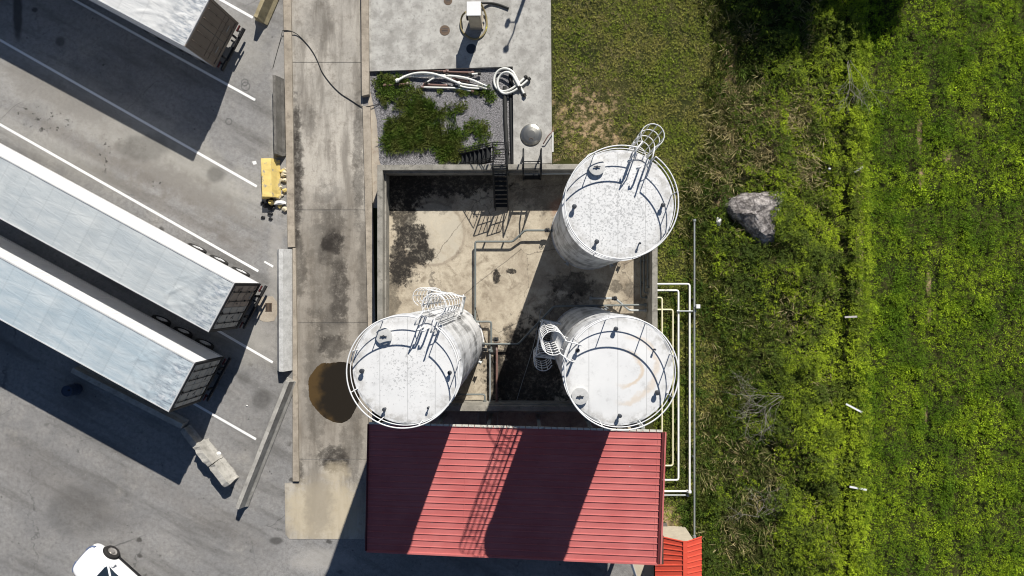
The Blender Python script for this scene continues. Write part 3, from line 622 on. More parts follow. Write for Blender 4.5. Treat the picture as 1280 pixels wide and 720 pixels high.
# ------------------------------------------------------------------ storage tanks
ZT_ = 11.7; RT = 1.84
def tank(cpx, az, label, roofm, hatch, vents, goose, ht=11.7):
    RT = 70.5*(H-ht-1.0)/F
    """az: turn (degrees, clockwise seen from above) of ladder set; 0 = as tank with its ladder towards the top of the photo"""
    c0 = P(cpx[0], cpx[1], ht+1.0)
    t = thing('storage_tank', label, 'tank', (c0.x, c0.y, 0)); zt = ht
    L0 = lambda px, py, z: P(px, py, z) - Vector((c0.x, c0.y, 0))
    D = lambda a: Vector((math.sin(R(a+az)), math.cos(R(a+az)), 0))
    prof = [(RT+.05,.03),(RT+.05,.15),(RT,.15)]
    for k in range(1, 6): z = k*2.0; prof += [(RT,z-.02),(RT+.005,z-.01),(RT+.005,z+.01),(RT,z+.02)]
    prof += [(RT,zt-.12),(RT+.05,zt-.11),(RT+.05,zt),(RT-.02,zt+.0)]
    mb = MB(); mb.lathe(prof, 72); mb.build('shell', M['tank'], t)
    mb = MB(); mb.lathe([(RT-.02,zt-.001),(RT-.08,zt+.004),(1.2,zt+.025),(.0,zt+.06)], 72); mb.build('roof', M[roofm], t)
    # guard rail
    mb = MB(); g0, g1 = 25-10, 25+12
    for z, r_ in ((zt+1.0,.024),(zt+.5,.018)):
        mb.tube([D(a)*(RT+.0)+Vector((0,0,z)) for a in np.linspace(g1, 360+g0, 90)], r_, 8)
    for a in np.linspace(g1, 360+g0, 9): mb.cyl(D(a)*RT+Vector((0,0,zt-.02)), D(a)*RT+Vector((0,0,zt+1.0)), .018, 8)
    mb.build('guard_rail', M['rail'], t)
    h = L0(hatch[0], hatch[1], zt+.12); mb = MB(); mb.lathe([(.27,zt+.0),(.27,zt+.13),(.29,zt+.13),(.29,zt+.17),(.0,zt+.2)], 28, (h.x,h.y,0)); hh = mb.build('hatch', M['hatch'], t)
    mb = MB(); mb.bar((h.x-.12,h.y,zt+.24),(h.x+.12,h.y,zt+.24),.03,.03); mb.cyl((h.x,h.y,zt+.18),(h.x,h.y,zt+.26),.04,8); mb.build('hatch_handle', M['rustd'], hh)
    for (x, y, s_) in vents:
        q = L0(x, y, zt+.25); mb = MB(); mb.lathe([(.05*s_,zt),(.05*s_,zt+.18),(.085*s_,zt+.2),(.085*s_,zt+.27),(0,zt+.3)], 16, (q.x,q.y,0)); mb.build('vent', M['rustd'], t)
    for (x, y) in goose:
        q = L0(x, y, zt+.6); mb = MB(); mb.tube([(q.x,q.y,zt),(q.x,q.y,zt+.55),(q.x-.05,q.y-.05,zt+.64),(q.x-.14,q.y-.08,zt+.62),(q.x-.16,q.y-.1,zt+.52)], .035, 8); mb.build('vent_pipe', M['rail'], t)
    # ladders and cages
    def ladder(a, z0, z1, zc, zexit):
        d = D(a); s_ = Vector((d.y, -d.x, 0)); e = bpy.data.objects.new('ladder', None); C.objects.link(e); e.parent = t
        mb = MB(); rb = d*(RT+.22)
        for k in (-1, 1):
            pts = [rb+s_*.23*k+Vector((0,0,z0)), rb+s_*.23*k+Vector((0,0,z1))]
            if zexit: pts += [rb+s_*.23*k+Vector((0,0,z1+1.05)), d*(RT-.1)+s_*.3*k+Vector((0,0,z1+1.1)), d*(RT-.28)+s_*.3*k+Vector((0,0,z1+1.0)), d*(RT-.3)+s_*.3*k+Vector((0,0,z1+.02))]
            mb.tube(pts, .024, 8)
            for z in np.arange(z0+1, z1, 2.2): mb.tube([rb+s_*.23*k+Vector((0,0,z)), d*RT+s_*.23*k+Vector((0,0,z))], .015, 6)
        mb.build('stile', M['rail'], e)
        mb = MB()
        mb.tube([rb-s_*.23, rb+s_*.23], .013, 6); r0 = None
        for z in np.arange(z0+.3, z1+.05, .3):
            if r0 is None: r0 = mb.build('rung', M['rail'], e); r1 = r0
            else: r1 = r0.copy(); C.objects.link(r1); r1.parent = e
            r1.location = (0, 0, z)
        top = z1+.95
        mb = MB(); hp = lambda th, z: rb + d*(.36+.40*math.cos(th)) + s_*(.40*math.sin(th)) + Vector((0,0,z))
        arc = list(np.linspace(-2.55, 2.55, 17))
        for z in list(np.arange(zc, top-.2, .95))+[top]:
            mb.tube([rb-s_*.23+Vector((0,0,z))]+[hp(th, z) for th in arc]+[rb+s_*.23+Vector((0,0,z))], .017, 6)
        for th in (-1.95,-1.3,-.65,0,.65,1.3,1.95): mb.tube([hp(th,zc), hp(th,top)], .017, 6)
        mb.build('safety_cage', M['rail'], e)
    ladder(25, 5.25, zt, 7.6, True); ladder(-8, .2, 5.25, 2.3, False)
    zp = 5.2; e = bpy.data.objects.new('landing', None); C.objects.link(e); e.parent = t
    aa = np.linspace(-16, 38, 14); ri, ro = RT+.04, RT+.85
    # rectangular landing
    dm = D(12); sm = Vector((dm.y,-dm.x,0)); c1 = [dm*(RT-.02)+sm*-.62, dm*(RT+.8)+sm*-.62, dm*(RT+.8)+sm*.9, dm*(RT-.02)+sm*.9]
    mb = MB()
    for k in range(16):
        f = k/15; a_ = c1[0].lerp(c1[3], f); b_ = c1[1].lerp(c1[2], f); mb.bar(a_+Vector((0,0,zp)), b_+Vector((0,0,zp)), .008,.03)
    for a_, b_ in ((0,1),(1,2),(2,3)): mb.bar(c1[a_]+Vector((0,0,zp-.02)), c1[b_]+Vector((0,0,zp-.02)), .06,.12)
    mb.build('grating', M['grey'], e)
    mb = MB()
    for z in (zp+.55, zp+1.1): mb.tube([c1[0]+Vector((0,0,z)), c1[1]+Vector((0,0,z)), c1[2]+Vector((0,0,z)), c1[3]+Vector((0,0,z))], .025, 6)
    for q in (c1[0].lerp(c1[1],.15), c1[1], c1[1].lerp(c1[2],.5), c1[2], c1[3].lerp(c1[2],.15)): mb.cyl(q+Vector((0,0,zp)), q+Vector((0,0,zp+1.1)), .022, 6)
    mb.build('handrail', M['rail'], e)
    mb = MB()
    for k in (-.8,.8): mb.bar(dm*(RT+.0)+sm*k+Vector((0,0,zp-1.0)), dm*(RT+.85)+sm*k+Vector((0,0,zp-.08)), .06,.06)
    mb.build('bracket', M['rail'], e)
    # small lugs on the shell
    for a in (118, 150, 215):
        mb = MB(); d = D(a); q = d*(RT+.06)+Vector((0,0,.9)); mb.cyl(q, q+d*.12, .09, 12); mb.cyl(q+d*.12, q+d*.15, .14, 12); mb.build('nozzle', M['grey'], t)
    return t
tank((503,465), 0, 'white storage tank left of the others, overlapping the ramp and the red roof', 'troof', (480,420), ((452,464,1),(480,512,.8),(562,466,.9),(535,510,.5)), ((526,410),(533,411)))
tank((777,252.5), 0, 'white storage tank with densely speckled roof at the upper right of the compound', 'troofd', (746,209), ((718,258,1),(746,302,1),(829,256,.9),(800,304,.5)), ((791,198),(802,207)), 11.3)
tank((777,467), -91, 'white storage tank with orange rust swirls on its roof and ladder on its left', 'troofr', (725,495), ((770,411,.9),(822,491,1),(775,520,.8),(722,438,.9),(819,437,.4)), (), 12.3)
# ------------------------------------------------------------------ pipes in the compound
def pipe(pts, r, m, label, fl=(), zs=None, name='pipe', group='pipes in the tank compound', sup=True, rnd=.12):
    W = [P(x, y, z) for x, y, z in pts]; path = [W[0]]
    for i in range(1, len(W)-1):
        a, b, c_ = W[i-1], W[i], W[i+1]; r1 = min(rnd, (b-a).length*.4); r2 = min(rnd, (c_-b).length*.4)
        s0 = b+(a-b).normalized()*r1; s1 = b+(c_-b).normalized()*r2
        for f in (0,.25,.5,.75,1): path.append(s0.lerp(b,f).lerp(b.lerp(s1,f),f))
    path.append(W[-1])
    c0 = sum(W, Vector())/len(W); c0.z = 0
    t = thing(name, label, 'pipe', c0, group=group)
    mb = MB(); mb.tube(path, r, 10); mb.build('pipe_run', M[m], t, True)
    for i in range(len(W)):
        for f in ((.0,) if i in (0, len(W)-1) else ()):
            a = W[i]; d = (W[1]-W[0]).normalized() if i == 0 else (W[-2]-W[-1]).normalized()
            mb = MB(); mb.cyl(a+d*.06, a+d*.11, r*1.9, 12); mb.cyl(a+d*.0, a+d*.05, r*1.9, 12); mb.build('flange', M[m], t, True)
    if sup:
        for i in range(len(W)-1):
            L = (W[i+1]-W[i]).length
            if L > 1.5:
                for f in (.25,.75):
                    q = W[i].lerp(W[i+1], f); mb = MB(); mb.box((q.x,q.y,(q.z-r)/2), (.07,.07,max(.02,q.z-r))); mb.build('support', M[m], t, True)
    return t
pipe([(691,288,.55),(656,288,.55),(641,302,.4),(594,302,.4),(594,402,.4),(614,402,.4),(614,440,.4)], .055, 'green', 'grey pipe with a diagonal jog running from the upper tank down the yard floor')
pipe([(603,430,.5),(648,430,.5),(692,383,.5),(808,381,.5)], .055, 'green', 'grey pipe crossing the yard floor below the middle and rising diagonally to the right')
pipe([(612.5,436,.35),(612.5,504,.35)], .055, 'grey', 'pale short vertical pipe left of its rusty twin above the lower wall')
pipe([(621,428,.35),(621,504,.35)], .06, 'brown', 'brownish short vertical pipe right of its pale twin above the lower wall')
pipe([(572,493,.4),(606,493,.4),(606,503,.4)], .05, 'green', 'short elbow pipe hugging the lower wall beside the left tank')
pipe([(737,373,.5),(769,373,.5),(787,388,.45),(808,388,.45)], .055, 'grey', 'grey pipe with a diagonal kink above the rust stained tank')
pipe([(801,312,.3),(801,372,.3),(809,372,.3)], .04, 'green', 'thin grey pipe leftmost of three along the right wall')
pipe([(805,312,.6),(805,366,.6),(812,366,.6)], .04, 'green', 'thin grey pipe in the middle of three along the right wall')
pipe([(809.5,312,.9),(809.5,360,.9)], .04, 'green', 'thin grey pipe nearest the right wall of three alongside')
pipe([(655,217.5,1.2),(716,216.5,1.2)], .05, 'grey', 'horizontal pipe fixed high inside the top wall beside the stair', sup=False)
mb = MB()
def valve(px, py, z, lab):
    q = P(px, py, z); t = thing('valve', lab, 'valve', (q.x,q.y,0), group='pipe valves')
    mb = MB(); mb.lathe([(.05,z-.1),(.09,z-.05),(.09,z+.06),(.05,z+.12),(.03,z+.14),(.03,z+.22)], 12); mb.cyl((-.13,0,z),(.13,0,z),.1,12); mb.build('valve_body', M['black'], t)
    mb = MB(); mb.tube([(.11*math.cos(a),.11*math.sin(a),z+.22) for a in np.linspace(0,2*math.pi,13)[:-1]], .014, 6, closed=True); mb.bar((-.11,0,z+.22),(.11,0,z+.22),.02,.02); mb.build('hand_wheel', M['rustd'], t)
valve(684,288,.55,'black valve on the pipe beside the upper right tank'); valve(603,431,.5,'black valve right of the left tank on the crossing pipe'); valve(620,424,.35,'black valve on top of the brownish short pipe'); valve(768,373,.5,'black valve on the kinked grey pipe above the rust stained tank'); valve(606,437,.35,'black valve below the crossing pipe beside the left tank')
# cables down in the yard
def cord(pts, r, m, label, name='cable', cat='cable', group=None, coup=None, it=3, z=None):
    W = [P(*p_) for p_ in pts]
    for _ in range(it):
        q = [W[0]]
        for a, b in zip(W, W[1:]): q += [a.lerp(b,.25), a.lerp(b,.75)]
        W = q + [W[-1]]
    mb = MB(); mb.tube(W, r, 8)
    if coup is None: return tag(mb.build(name, M[m]), label, cat, group)
    c0 = sum(W, Vector())/len(W); c0.z = 0; t = thing(name, label, cat, c0, group=group); mb.build('hose_line', M[m], t, True)
    for (a, b) in ((W[0],W[1]),(W[-1],W[-2])):
        d = (a-b).normalized(); mb = MB(); mb.cyl(a-d*.02, a+d*.14, r*1.45, 10); mb.cyl(a+d*.02,a+d*.06,r*1.8,10); mb.build('coupling', M[coup], t, True)
    return t
cord([(594,384,.5),(601,410,.06),(612,440,.06),(636,499,.3)], .015, 'cable', 'thin black cable slanting down the yard floor right of the left tank')
cord([(676,388,.05),(668,430,.05),(652,480,.05),(646,500,.05)], .015, 'grey', 'thin grey cable in the shadow left of the rust stained tank')
# ------------------------------------------------------------------ pipes on the grass
GP = 'pipes lying on the grass'
pipe([(818,355,.35),(862,355,.35),(862,616,.35)], .05, 'wpipe', 'white pipe bent around outermost of the nested pipes on the grass', group=GP, sup=False)
pipe([(818,363,.3),(848,363,.3),(848,600,.3),(824,600,.3)], .05, 'wpipe', 'white bracket shaped pipe second from outside on the grass', group=GP, sup=False)
pipe([(818,387,.28),(841,387,.28),(841,582,.28),(826,582,.28)], .045, 'ypipe', 'cream pipe third from outside between wall and red roof', group=GP, sup=False)
pipe([(816,372,.3),(827.5,372,.3),(827.5,550,.3)], .045, 'ypipe', 'cream pipe innermost of the nested pipes beside the compound wall', group=GP, sup=False)
pipe([(822,614,.2),(861,614,.2)], .05, 'wpipe', 'upper of two short horizontal white pipes right of the red roof', group=GP, sup=False)
pipe([(822,619,.15),(861,619,.15)], .045, 'grey', 'lower grey one of two short horizontal pipes right of the red roof', group=GP, sup=False)
pipe([(868,274,.5),(868,672,.5)], .045, 'grey', 'long straight grey pipe running down the grass past all the others', group=GP)
pipe([(846,389,.42),(870,389,.42)], .04, 'grey', 'short grey cross pipe joining the two outer pipes on the grass', group=GP, sup=False)
q = P(872,383,.55); t = thing('junction_box', 'small white box fixed to the long straight pipe on the grass', 'box', (q.x,q.y,0))
mb = MB(); mb.box((0,0,.6),(.2,.2,.2)); mb.build('housing', M['rail'], t, bevel=.01); mb = MB(); mb.box((0,0,.25),(.05,.05,.5)); mb.box((-.12,0,.55),(.14,.05,.05)); mb.build('support', M['grey'], t)
# ------------------------------------------------------------------ steel stair over the wall, with its steep flight into the yard
t = thing('access_stair', 'black steel stair climbing over the top wall and down into the yard', 'stair', P(620,200))
zp = 1.85; pa = P(616.5,187,zp); pb = P(634.5,212,zp)
mb = MB()
for k in range(9): yy = pa.y+(pb.y-pa.y)*k/8; mb.bar((pa.x,yy,zp),(pb.x,yy,zp),.035,.03)
for xx in (pa.x,pb.x): mb.bar((xx,pa.y,zp-.03),(xx,pb.y,zp-.03),.05,.1)
mb.bar((pa.x,pa.y,zp-.03),(pb.x,pa.y,zp-.03),.05,.1); mb.build('platform', M['black'], t, True)
# outer flight going down to the left
xl = P(575,195,0).x; nst = 8; yn = P(0,189,1.2).y; ysth = y1+.12; ysn = ysth+.72
fl_ = MB(); tr = MB()
for yy in (ysth, ysn): fl_.bar((xl,yy,.05),(pa.x,yy,zp-.05),.04,.18)
for k in range(1, nst): f = k/nst; MB().box((xl+(pa.x-xl)*f, (ysth+ysn)/2, zp*f), (.22,.70,.03)).build('tread', M['black'], t, True)
fl_.build('stringer', M['black'], t, True)
mb = MB()
for yy in (ysth, ysn):
    for hz in (.5, 1.0): mb.tube([(xl,yy,.1+hz),(pa.x,yy,zp+hz)] + ([(pb.x,yy,zp+hz)] if yy == ysn else []), .022, 6)
    for k in range(0, 6): f = k/5; mb.tube([(xl+(pa.x-xl)*f,yy,zp*f),(xl+(pa.x-xl)*f,yy,zp*f+1.0)], .02, 6)
mb.tube([(pb.x,ysn,zp+1),(pb.x,ysn,0)], .03, 6)
for hz in (.5,1.0): mb.tube([(pb.x,ysn,zp+hz),(pb.x,pb.y,zp+hz)], .022, 6)
mb.build('handrail', M['black'], t, True)
yb = P(0,264,0).y; mb = MB(); tr = MB()
for xx in (pa.x+.03,pb.x-.03): mb.bar((xx,pb.y,zp-.03),(xx,yb,.05),.04,.16)
for k in range(1, 9): f = k/9; MB().box(((pa.x+pb.x)/2, pb.y+(yb-pb.y)*f, zp*(1-f)), (pb.x-pa.x-.1,.16,.03)).build('tread', M['black'], t, True)
mb.build('stringer', M['black'], t, True)
mb = MB()
for xx in (pa.x+.02,pb.x-.02):
    for hz in (.5,1.0): mb.tube([(xx,pb.y,zp+hz),(xx,yb,.05+hz)], .024, 6)
    for k in range(0, 4): f = k/3; yy = pb.y+(yb-pb.y)*f; mb.tube([(xx,yy,zp*(1-f)),(xx,yy,zp*(1-f)+1.0)], .022, 6)
mb.build('handrail', M['black'], t, True)
mb = MB()
for (xx, yy) in ((pa.x,pb.y+.02),(pb.x,pb.y+.02),(pa.x,pa.y)): mb.cyl((xx,yy,0),(xx,yy,zp+1.0),.03,8)
mb.build('post', M['black'], t, True)
# ladder over the wall by the round lid
t = thing('wall_ladder', 'black step ladder with two handrails over the wall below the round steel lid', 'ladder', P(665,203))
for px_ in (654.5, 675.5):
    mb = MB(); a = P(px_,196,.2); xx = a.x; ya = y1+.75; ybb = y1-tk-.25
    mb.tube([(xx,ya,.2),(xx,ya+.02,1.3),(xx,ya-.15,2.5),(xx,ya-.5,2.75),(xx,ybb,2.7),(xx,ybb,.1)], .04, 8); mb.tube([(xx,ya,.2),(xx,y1+.1,1.75),(xx,ybb,1.8)], .04, 8); mb.tube([(xx,ya-.15,1.3),(xx,ybb,2.2)], .028, 8)
    mb.build('side_rail', M['black'], t, True)
mb = MB(); xa, xb = P(654.5,200,1).x, P(675.5,200,1).x
for k in range(4): f = k/3; MB().bar((xa,y1+.35-.6*f,.5+1.3*f),(xb,y1+.35-.6*f,.5+1.3*f),.05,.03).build('rung', M['black'], t, True)
for k in range(5): MB().bar((xa,y1-tk-.25,.3+.33*k),(xb,y1-tk-.25,.3+.33*k),.05,.03).build('rung', M['black'], t, True)
q = P(664,168,.3); t = thing('tank_lid', 'round shiny steel lid on the concrete pad above the wall ladder', 'lid', (q.x,q.y,.2))
mb = MB(); mb.lathe([(.56,0),(.56,.06),(.53,.09),(.4,.14),(.2,.17),(0,.18)], 40); mb.build('dome', M['steel'], t)
mb = MB(); mb.tube([(.1*math.cos(a),.1*math.sin(a)-.3,.17) for a in np.linspace(0,math.pi,8)], .015, 6); mb.build('lid_handle', M['lid'], t)
tag(MB().tube([P(679,180,.3),P(685,170,.6),P(692,163,.4)], .03, 8).build('stub_pipe', M['brown']), 'thin rusty bent pipe right of the round steel lid', 'pipe')
tag(MB().tube([P(691,165,.12),P(691,190,.12)], .035, 8).build('edge_pipe', M['wpipe']), 'short white pipe along the right edge of the concrete pad', 'pipe')
# lids and dispenser
for (x, y, r_, lab) in ((556,38,.27,'brown round cover left of the tan hose loop'),(560,1,.22,'brown round cover at the very top edge of the concrete pad'),(589,61,.26,'dark round cover inside the shadow of the dispenser cabinet')):
    q = P(x, y, .2); t = thing('manhole_cover', lab, 'cover', (q.x,q.y,.2), group='round covers in the pad')
    mb = MB(); mb.lathe([(r_,0),(r_,.012),(r_*.92,.014),(0,.014)], 28); mb.build('cover_plate', M['lid'] if y < 60 else M['rustd'], t)
    mb = MB()
    for k in (-.3,0,.3): mb.bar((-r_*.6,k*r_,.018),(r_*.6,k*r_,.018),.02,.008)
    mb.build('cover_ridge', M['rustd'], t)
q = P(604.5,29,.22); tag(MB().lathe([(.05,0),(.05,.12),(0,.13)], 12, (q.x,q.y,.2)).build('floor_stub', M['rustd']), 'small dark stub right of the dispenser cabinet inside the hose loop', 'stub')
a = P(583.5,2,2.0); b = P(601,19.5,2.0); cx, cy = (a.x+b.x)/2, (a.y+b.y)/2; wx, wy = b.x-a.x, a.y-b.y
t = thing('dispenser_cabinet', 'white topped metal cabinet standing inside a tan hose loop', 'cabinet', (cx,cy,.2))
mb = MB(); mb.box((0,0,.92),(wx-.06,wy-.06,1.7)); mb.box((0,0,.05),(wx+.02,wy+.02,.1)); mb.build('housing', M['beige'], t, bevel=.01)
mb = MB(); mb.box((0,0,1.79),(wx,wy,.05)); mb.build('cabinet_top', M['rail'], t, bevel=.01)
mb = MB(); mb.box((0,-wy/2+.02,1.0),(wx-.2,.03,1.2)); mb.build('cabinet_door', M['beige'], t)
mb = MB(); mb.box((-wx/2-.05,-.1,.9),(.1,.14,.3)); mb.cyl((-wx/2-.05,-.1,.6),(-wx/2-.05,-.1,.8),.03,8); mb.build('nozzle_holder', M['black'], t)
cord([(582,15,.8),(577,20,.3),(575,33,.25),(580,43,.25),(592,50,.25),(603,46,.25),(609,35,.25),(608,20,.25),(603,8,.5),(601,5,.9)], .05, 'tanh', 'tan hose looped on the pad around the white topped cabinet', 'fuel_hose', 'hose')
cord([(601,4,.5),(612,3.5,.26),(622,5,.26),(636,10.5,.26)], .06, 'cable', 'short thick dark hose end right of the white topped cabinet', 'hose_end', 'hose')
# mast outside the picture whose shadow falls on the pad
q = P(690,-97); t = thing('light_mast', 'tall grey mast with small floodlights beyond the concrete pad', 'mast', q)
MH = 6.0
mb = MB(); mb.tube([(0,0,0),(0,0,4.9)], .09, 12); mb.tube([(0,0,4.85),(.06,-.02,5.4),(0,.02,6.0)], .04, 8); mb.build('pole', M['grey'], t)
mb = MB(); mb.box((-.02,0,6.15),(.2,.2,.2), M=Matrix.Rotation(.78,4,'Z')@Matrix.Rotation(.5,4,'X')); mb.build('lamp_head', M['grey'], t)
mb = MB(); mb.box((-.42,0,4.95),(.16,.18,.3), rz=.4); mb.tube([(0,0,4.9),(-.4,0,4.9)], .03, 6); mb.build('flood_light', M['grey'], t)
# ------------------------------------------------------------------ hoses and pipes on the gravel bed
HZ = lambda x, y, z=.12: (460+x/5.333, 80+y/5.333, z)
HG = 'hoses heaped on the gravel bed'
cord([HZ(200,107,.3),HZ(260,75),HZ(340,57,.3),HZ(430,62,.3),HZ(510,88,.3),HZ(600,127,.25)], .065, 'hose', 'white thick hose arching at the left end of the hose heap', 'hose', 'hose', HG, 'hose')
cord([HZ(310,82),HZ(450,76,.2),HZ(590,80,.2),HZ(690,102,.2),HZ(772,142)], .06, 'hose', 'white hose sweeping to the right end of the heap beneath its neighbours', 'hose', 'hose', HG, 'grey')
cord([HZ(590,125),HZ(640,136),HZ(740,150),HZ(795,168)], .055, 'hose', 'straight white hose lowest right in the heap with a dark end', 'hose', 'hose', HG, 'cable')
cord([HZ(372,155),HZ(470,158),HZ(600,160),HZ(690,181)], .05, 'hose', 'white hose along the bottom edge of the heap', 'hose', 'hose', HG, 'brown')
cord([HZ(600,143,.2),HZ(660,160,.2),HZ(745,165,.2)], .05, 'hose', 'short pale hose with green tint low in the heap', 'hose', 'hose', HG, 'rustd')
cord([HZ(690,68,.2),HZ(735,64,.2)], .05, 'hose', 'very short white hose piece at the upper right of the heap', 'hose', 'hose', HG, 'cable')
cord([HZ(395,120,.2),HZ(440,92,.2),HZ(520,72,.2)], .045, 'hose', 'short white hose crossing diagonally in the middle of the heap', 'hose', 'hose', HG, 'cable')
for a, b, lab in (((285,40),(520,45),'rusty pipe along the top of the hose heap, left piece'),((520,52),(690,58),'rusty pipe at the top right of the hose heap'),((120,143),(262,132),'rusty pipe lying alone left of the hose heap'),((385,137),(512,143),'rusty pipe across the middle of the hose heap'),((580,100),(660,112),'orange brown pipe stub under the white hoses')):
    cord([HZ(*a,.1),HZ(*b,.1)], .055, 'brown', lab, 'rusty_pipe', 'pipe', 'rusty pipes in the heap', 'brown', it=0)
cord([HZ(1045,92,.3),HZ(1005,130,.3),HZ(950,172,.25),HZ(895,186,.1),HZ(850,160,.1),HZ(836,105,.1),HZ(858,48,.15),HZ(910,24,.3),HZ(962,45,.3),HZ(990,95,.32),HZ(1012,145,.3),HZ(1040,200,.3)], .06, 'hose', 'white hose looped half on the pad corner, outer coil', 'coiled_hose', 'hose', 'looped hoses on the pad corner', 'cable')
cord([HZ(1068,105,.34),HZ(1020,147,.34),HZ(965,187,.3),HZ(905,203,.15),HZ(868,170,.15),HZ(860,112,.15),HZ(885,68,.2),HZ(925,50,.4),HZ(962,68,.42),HZ(985,110,.42),HZ(1005,150,.36)], .06, 'hose', 'white hose looped half on the pad corner, inner coil', 'coiled_hose', 'hose', 'looped hoses on the pad corner', 'cable')
cord([(631,108,.08),(631.5,150,.08),(635,205,.08)], .10, 'cable', 'thick black pipe running down between the gravel and the pad', 'pipe_and_shade_strip', 'pipe')
cord([(638,88,.05),(638.5,150,.05),(640,205,.05)], .08, 'black', 'black strip standing in for shade tight against the pad edge', 'pipe_and_shade_strip', 'pipe')  # black tube standing in for the shade cast along the pad edge
cord([(353,38,.2),(362,38,.19),(373,43,.05),(390,62,.05),(398,78,.05),(403,92,.05),(422,115,.05),(440,126,.05),(452,134,.06),(462,133,.17),(474,130,.05)], .022, 'cable', 'thin dark cable wandering across the upper part of the ramp')
cord([(353,39,.19),(350,52,.03),(346,66,.03),(341,85,.03)], .014, 'cable', 'thin broken cable on the asphalt left of the ramp kerb')
# ------------------------------------------------------------------ red roofed shed
def ribbed_roof(c, ribs, m, name, parent, rib_h=.04, rib_w=.03, along='x'):
    """c: four corners TL,TR,BR,BL; ribs run TL->TR"""
    TL_, TR_, BR_, BL_ = c; mb = MB(); n_ = (TR_-TL_).cross(BL_-TL_).normalized(); n_ = -n_ if n_.z < 0 else n_
    dn = Vector((0,0,-.06))
    mb.add([TL_,TR_,BR_,BL_,TL_+dn,TR_+dn,BR_+dn,BL_+dn], [(3,2,1,0),(4,5,6,7),(0,1,5,4),(1,2,6,5),(2,3,7,6),(3,0,4,7)])
    s_ = (BL_-TL_).normalized()
    for k in range(ribs+1):
        f = (k+.02)/(ribs+.04); a = TL_.lerp(BL_, f); b = TR_.lerp(BR_, f)
        v = [a-s_*rib_w, a-s_*rib_w*.4+n_*rib_h, a+s_*rib_w*.4+n_*rib_h, a+s_*rib_w]
        v2 = [b-s_*rib_w, b-s_*rib_w*.4+n_*rib_h, b+s_*rib_w*.4+n_*rib_h, b+s_*rib_w]
        lift = n_*.002
        mb.add([q+lift for q in v+v2], [(0,1,5,4),(1,2,6,5),(2,3,7,6),(0,3,2,1),(4,5,6,7)])
    return mb.build(name, m, parent, True)
hl, hr = 3.9, 4.9
cor = [P(461.5,530,hl), P(828.5,540,hr), P(822.5,704,hr), P(458.5,688,hl)]
cc = sum(cor, Vector())/4; t = thing('shed', 'open shed with a large ribbed faded red roof below the tanks', 'shed', (cc.x,cc.y,0))
rf = ribbed_roof(cor, 20, M['red'], 'roof', t)
mb = MB(); nn_ = (cor[1]-cor[0]).cross(cor[3]-cor[0]).normalized(); nn_ = -nn_ if nn_.z < 0 else nn_
for k in range(3):
    a = cor[0].lerp(cor[1], (.34,.67,.985)[k])+nn_*.006; b = cor[3].lerp(cor[2], (.34,.67,.985)[k])+nn_*.006; mb.bar(a, b, .03, .008)
mb.build('sheet_lap', M['red'], rf, True)
up = Vector((0,0,.05))
mb = MB(); mb.bar(cor[1]+up*.6, cor[2]+up*.6, .09,.12); mb.build('gutter', M['dred'], rf, True)
mb = MB(); mb.bar(cor[1]+Vector((.11,0,.03)), cor[2]+Vector((.11,0,.03)), .07,.16); mb.build('fascia', M['red'], rf, True)
mb = MB(); mb.bar(cor[0]+Vector((-.04,0,0)), cor[3]+Vector((-.04,0,0)), .06,.16); mb.build('fascia', M['dred'], rf, True)
mb = MB(); 
for k in range(46):
    a = cor[0].lerp(cor[1], (k+.04)/46)+Vector((0,.05,.02)); b = cor[0].lerp(cor[1], (k+.93)/46)+Vector((0,.05,.02)); mb.bar(a, b, .09,.08)
mb.build('eave_trim', M['gut'], rf, True)
mb = MB(); mb.bar(cor[3]+Vector((0,-.03,.0)), cor[2]+Vector((0,-.03,.0)), .07,.16); mb.build('eave_flashing', M['red'], rf, True)
for k in range(6):
    f = (k+.25)/5.5
    for e in (0, 1):
        a = cor[0].lerp(cor[1], f) if e == 0 else cor[3].lerp(cor[2], f); a = a+Vector((0,(-.25 if e == 0 else .3),0)); mb = MB(); mb.box((a.x,a.y,(a.z-.1)/2),(.16,.16,a.z-.1)); mb.build('post', M['grey'], t, True)
for e in (0, 1):
    mb = MB(); a, b = (cor[0],cor[1]) if e == 0 else (cor[3],cor[2]); o2 = Vector((0,(-.25 if e == 0 else .3),-.18)); mb.bar(a+o2, b+o2, .12,.22); mb.build('beam', M['grey'], t, True)
mb = MB(); a = cor[3]+Vector((.4,1.2,0)); b = cor[2]+Vector((-.8,1.2,0)); mb.prism([(a.x,a.y),(b.x,b.y),(b.x,b.y+.2),(a.x,a.y+.2)], 0, 3.6); mb.build('back_wall', M['beige'], t, True)
mb = MB(); a = cor[1]+Vector((-.8,-.6,0)); b = cor[2]+Vector((-.8,1.42,0)); mb.prism([(a.x,a.y),(b.x,b.y),(b.x-.2,b.y),(a.x-.2,a.y)], 0, 4.2); mb.build('end_wall', M['beige'], t, True)
# pipes showing in the gap under the north eave
for x in (598,607,622): tag(MB().cyl(P(x,521,.3)+Vector((0,.2,0)), P(x,521,.3)+Vector((0,-1.2,0)), .04, 8).build('shed_pipe', M['grey']), {598:'thin pipe left of three leading under the red roof',607:'thin pipe in the middle of three leading under the red roof',622:'thin pipe right of three leading under the red roof'}[x], 'pipe', 'thin pipes under the eave')
tag(MB().tube([P(787,697,3.2),P(790,706,2.2),P(796,724,.6)], .07, 10).build('down_pipe', M['wpipe']), 'slanting pale downpipe at the bottom right corner of the red roof', 'pipe')
sheet('block_paving', [(790,640),(816,640),(818,760),(793,760)], .03, M['beige'])
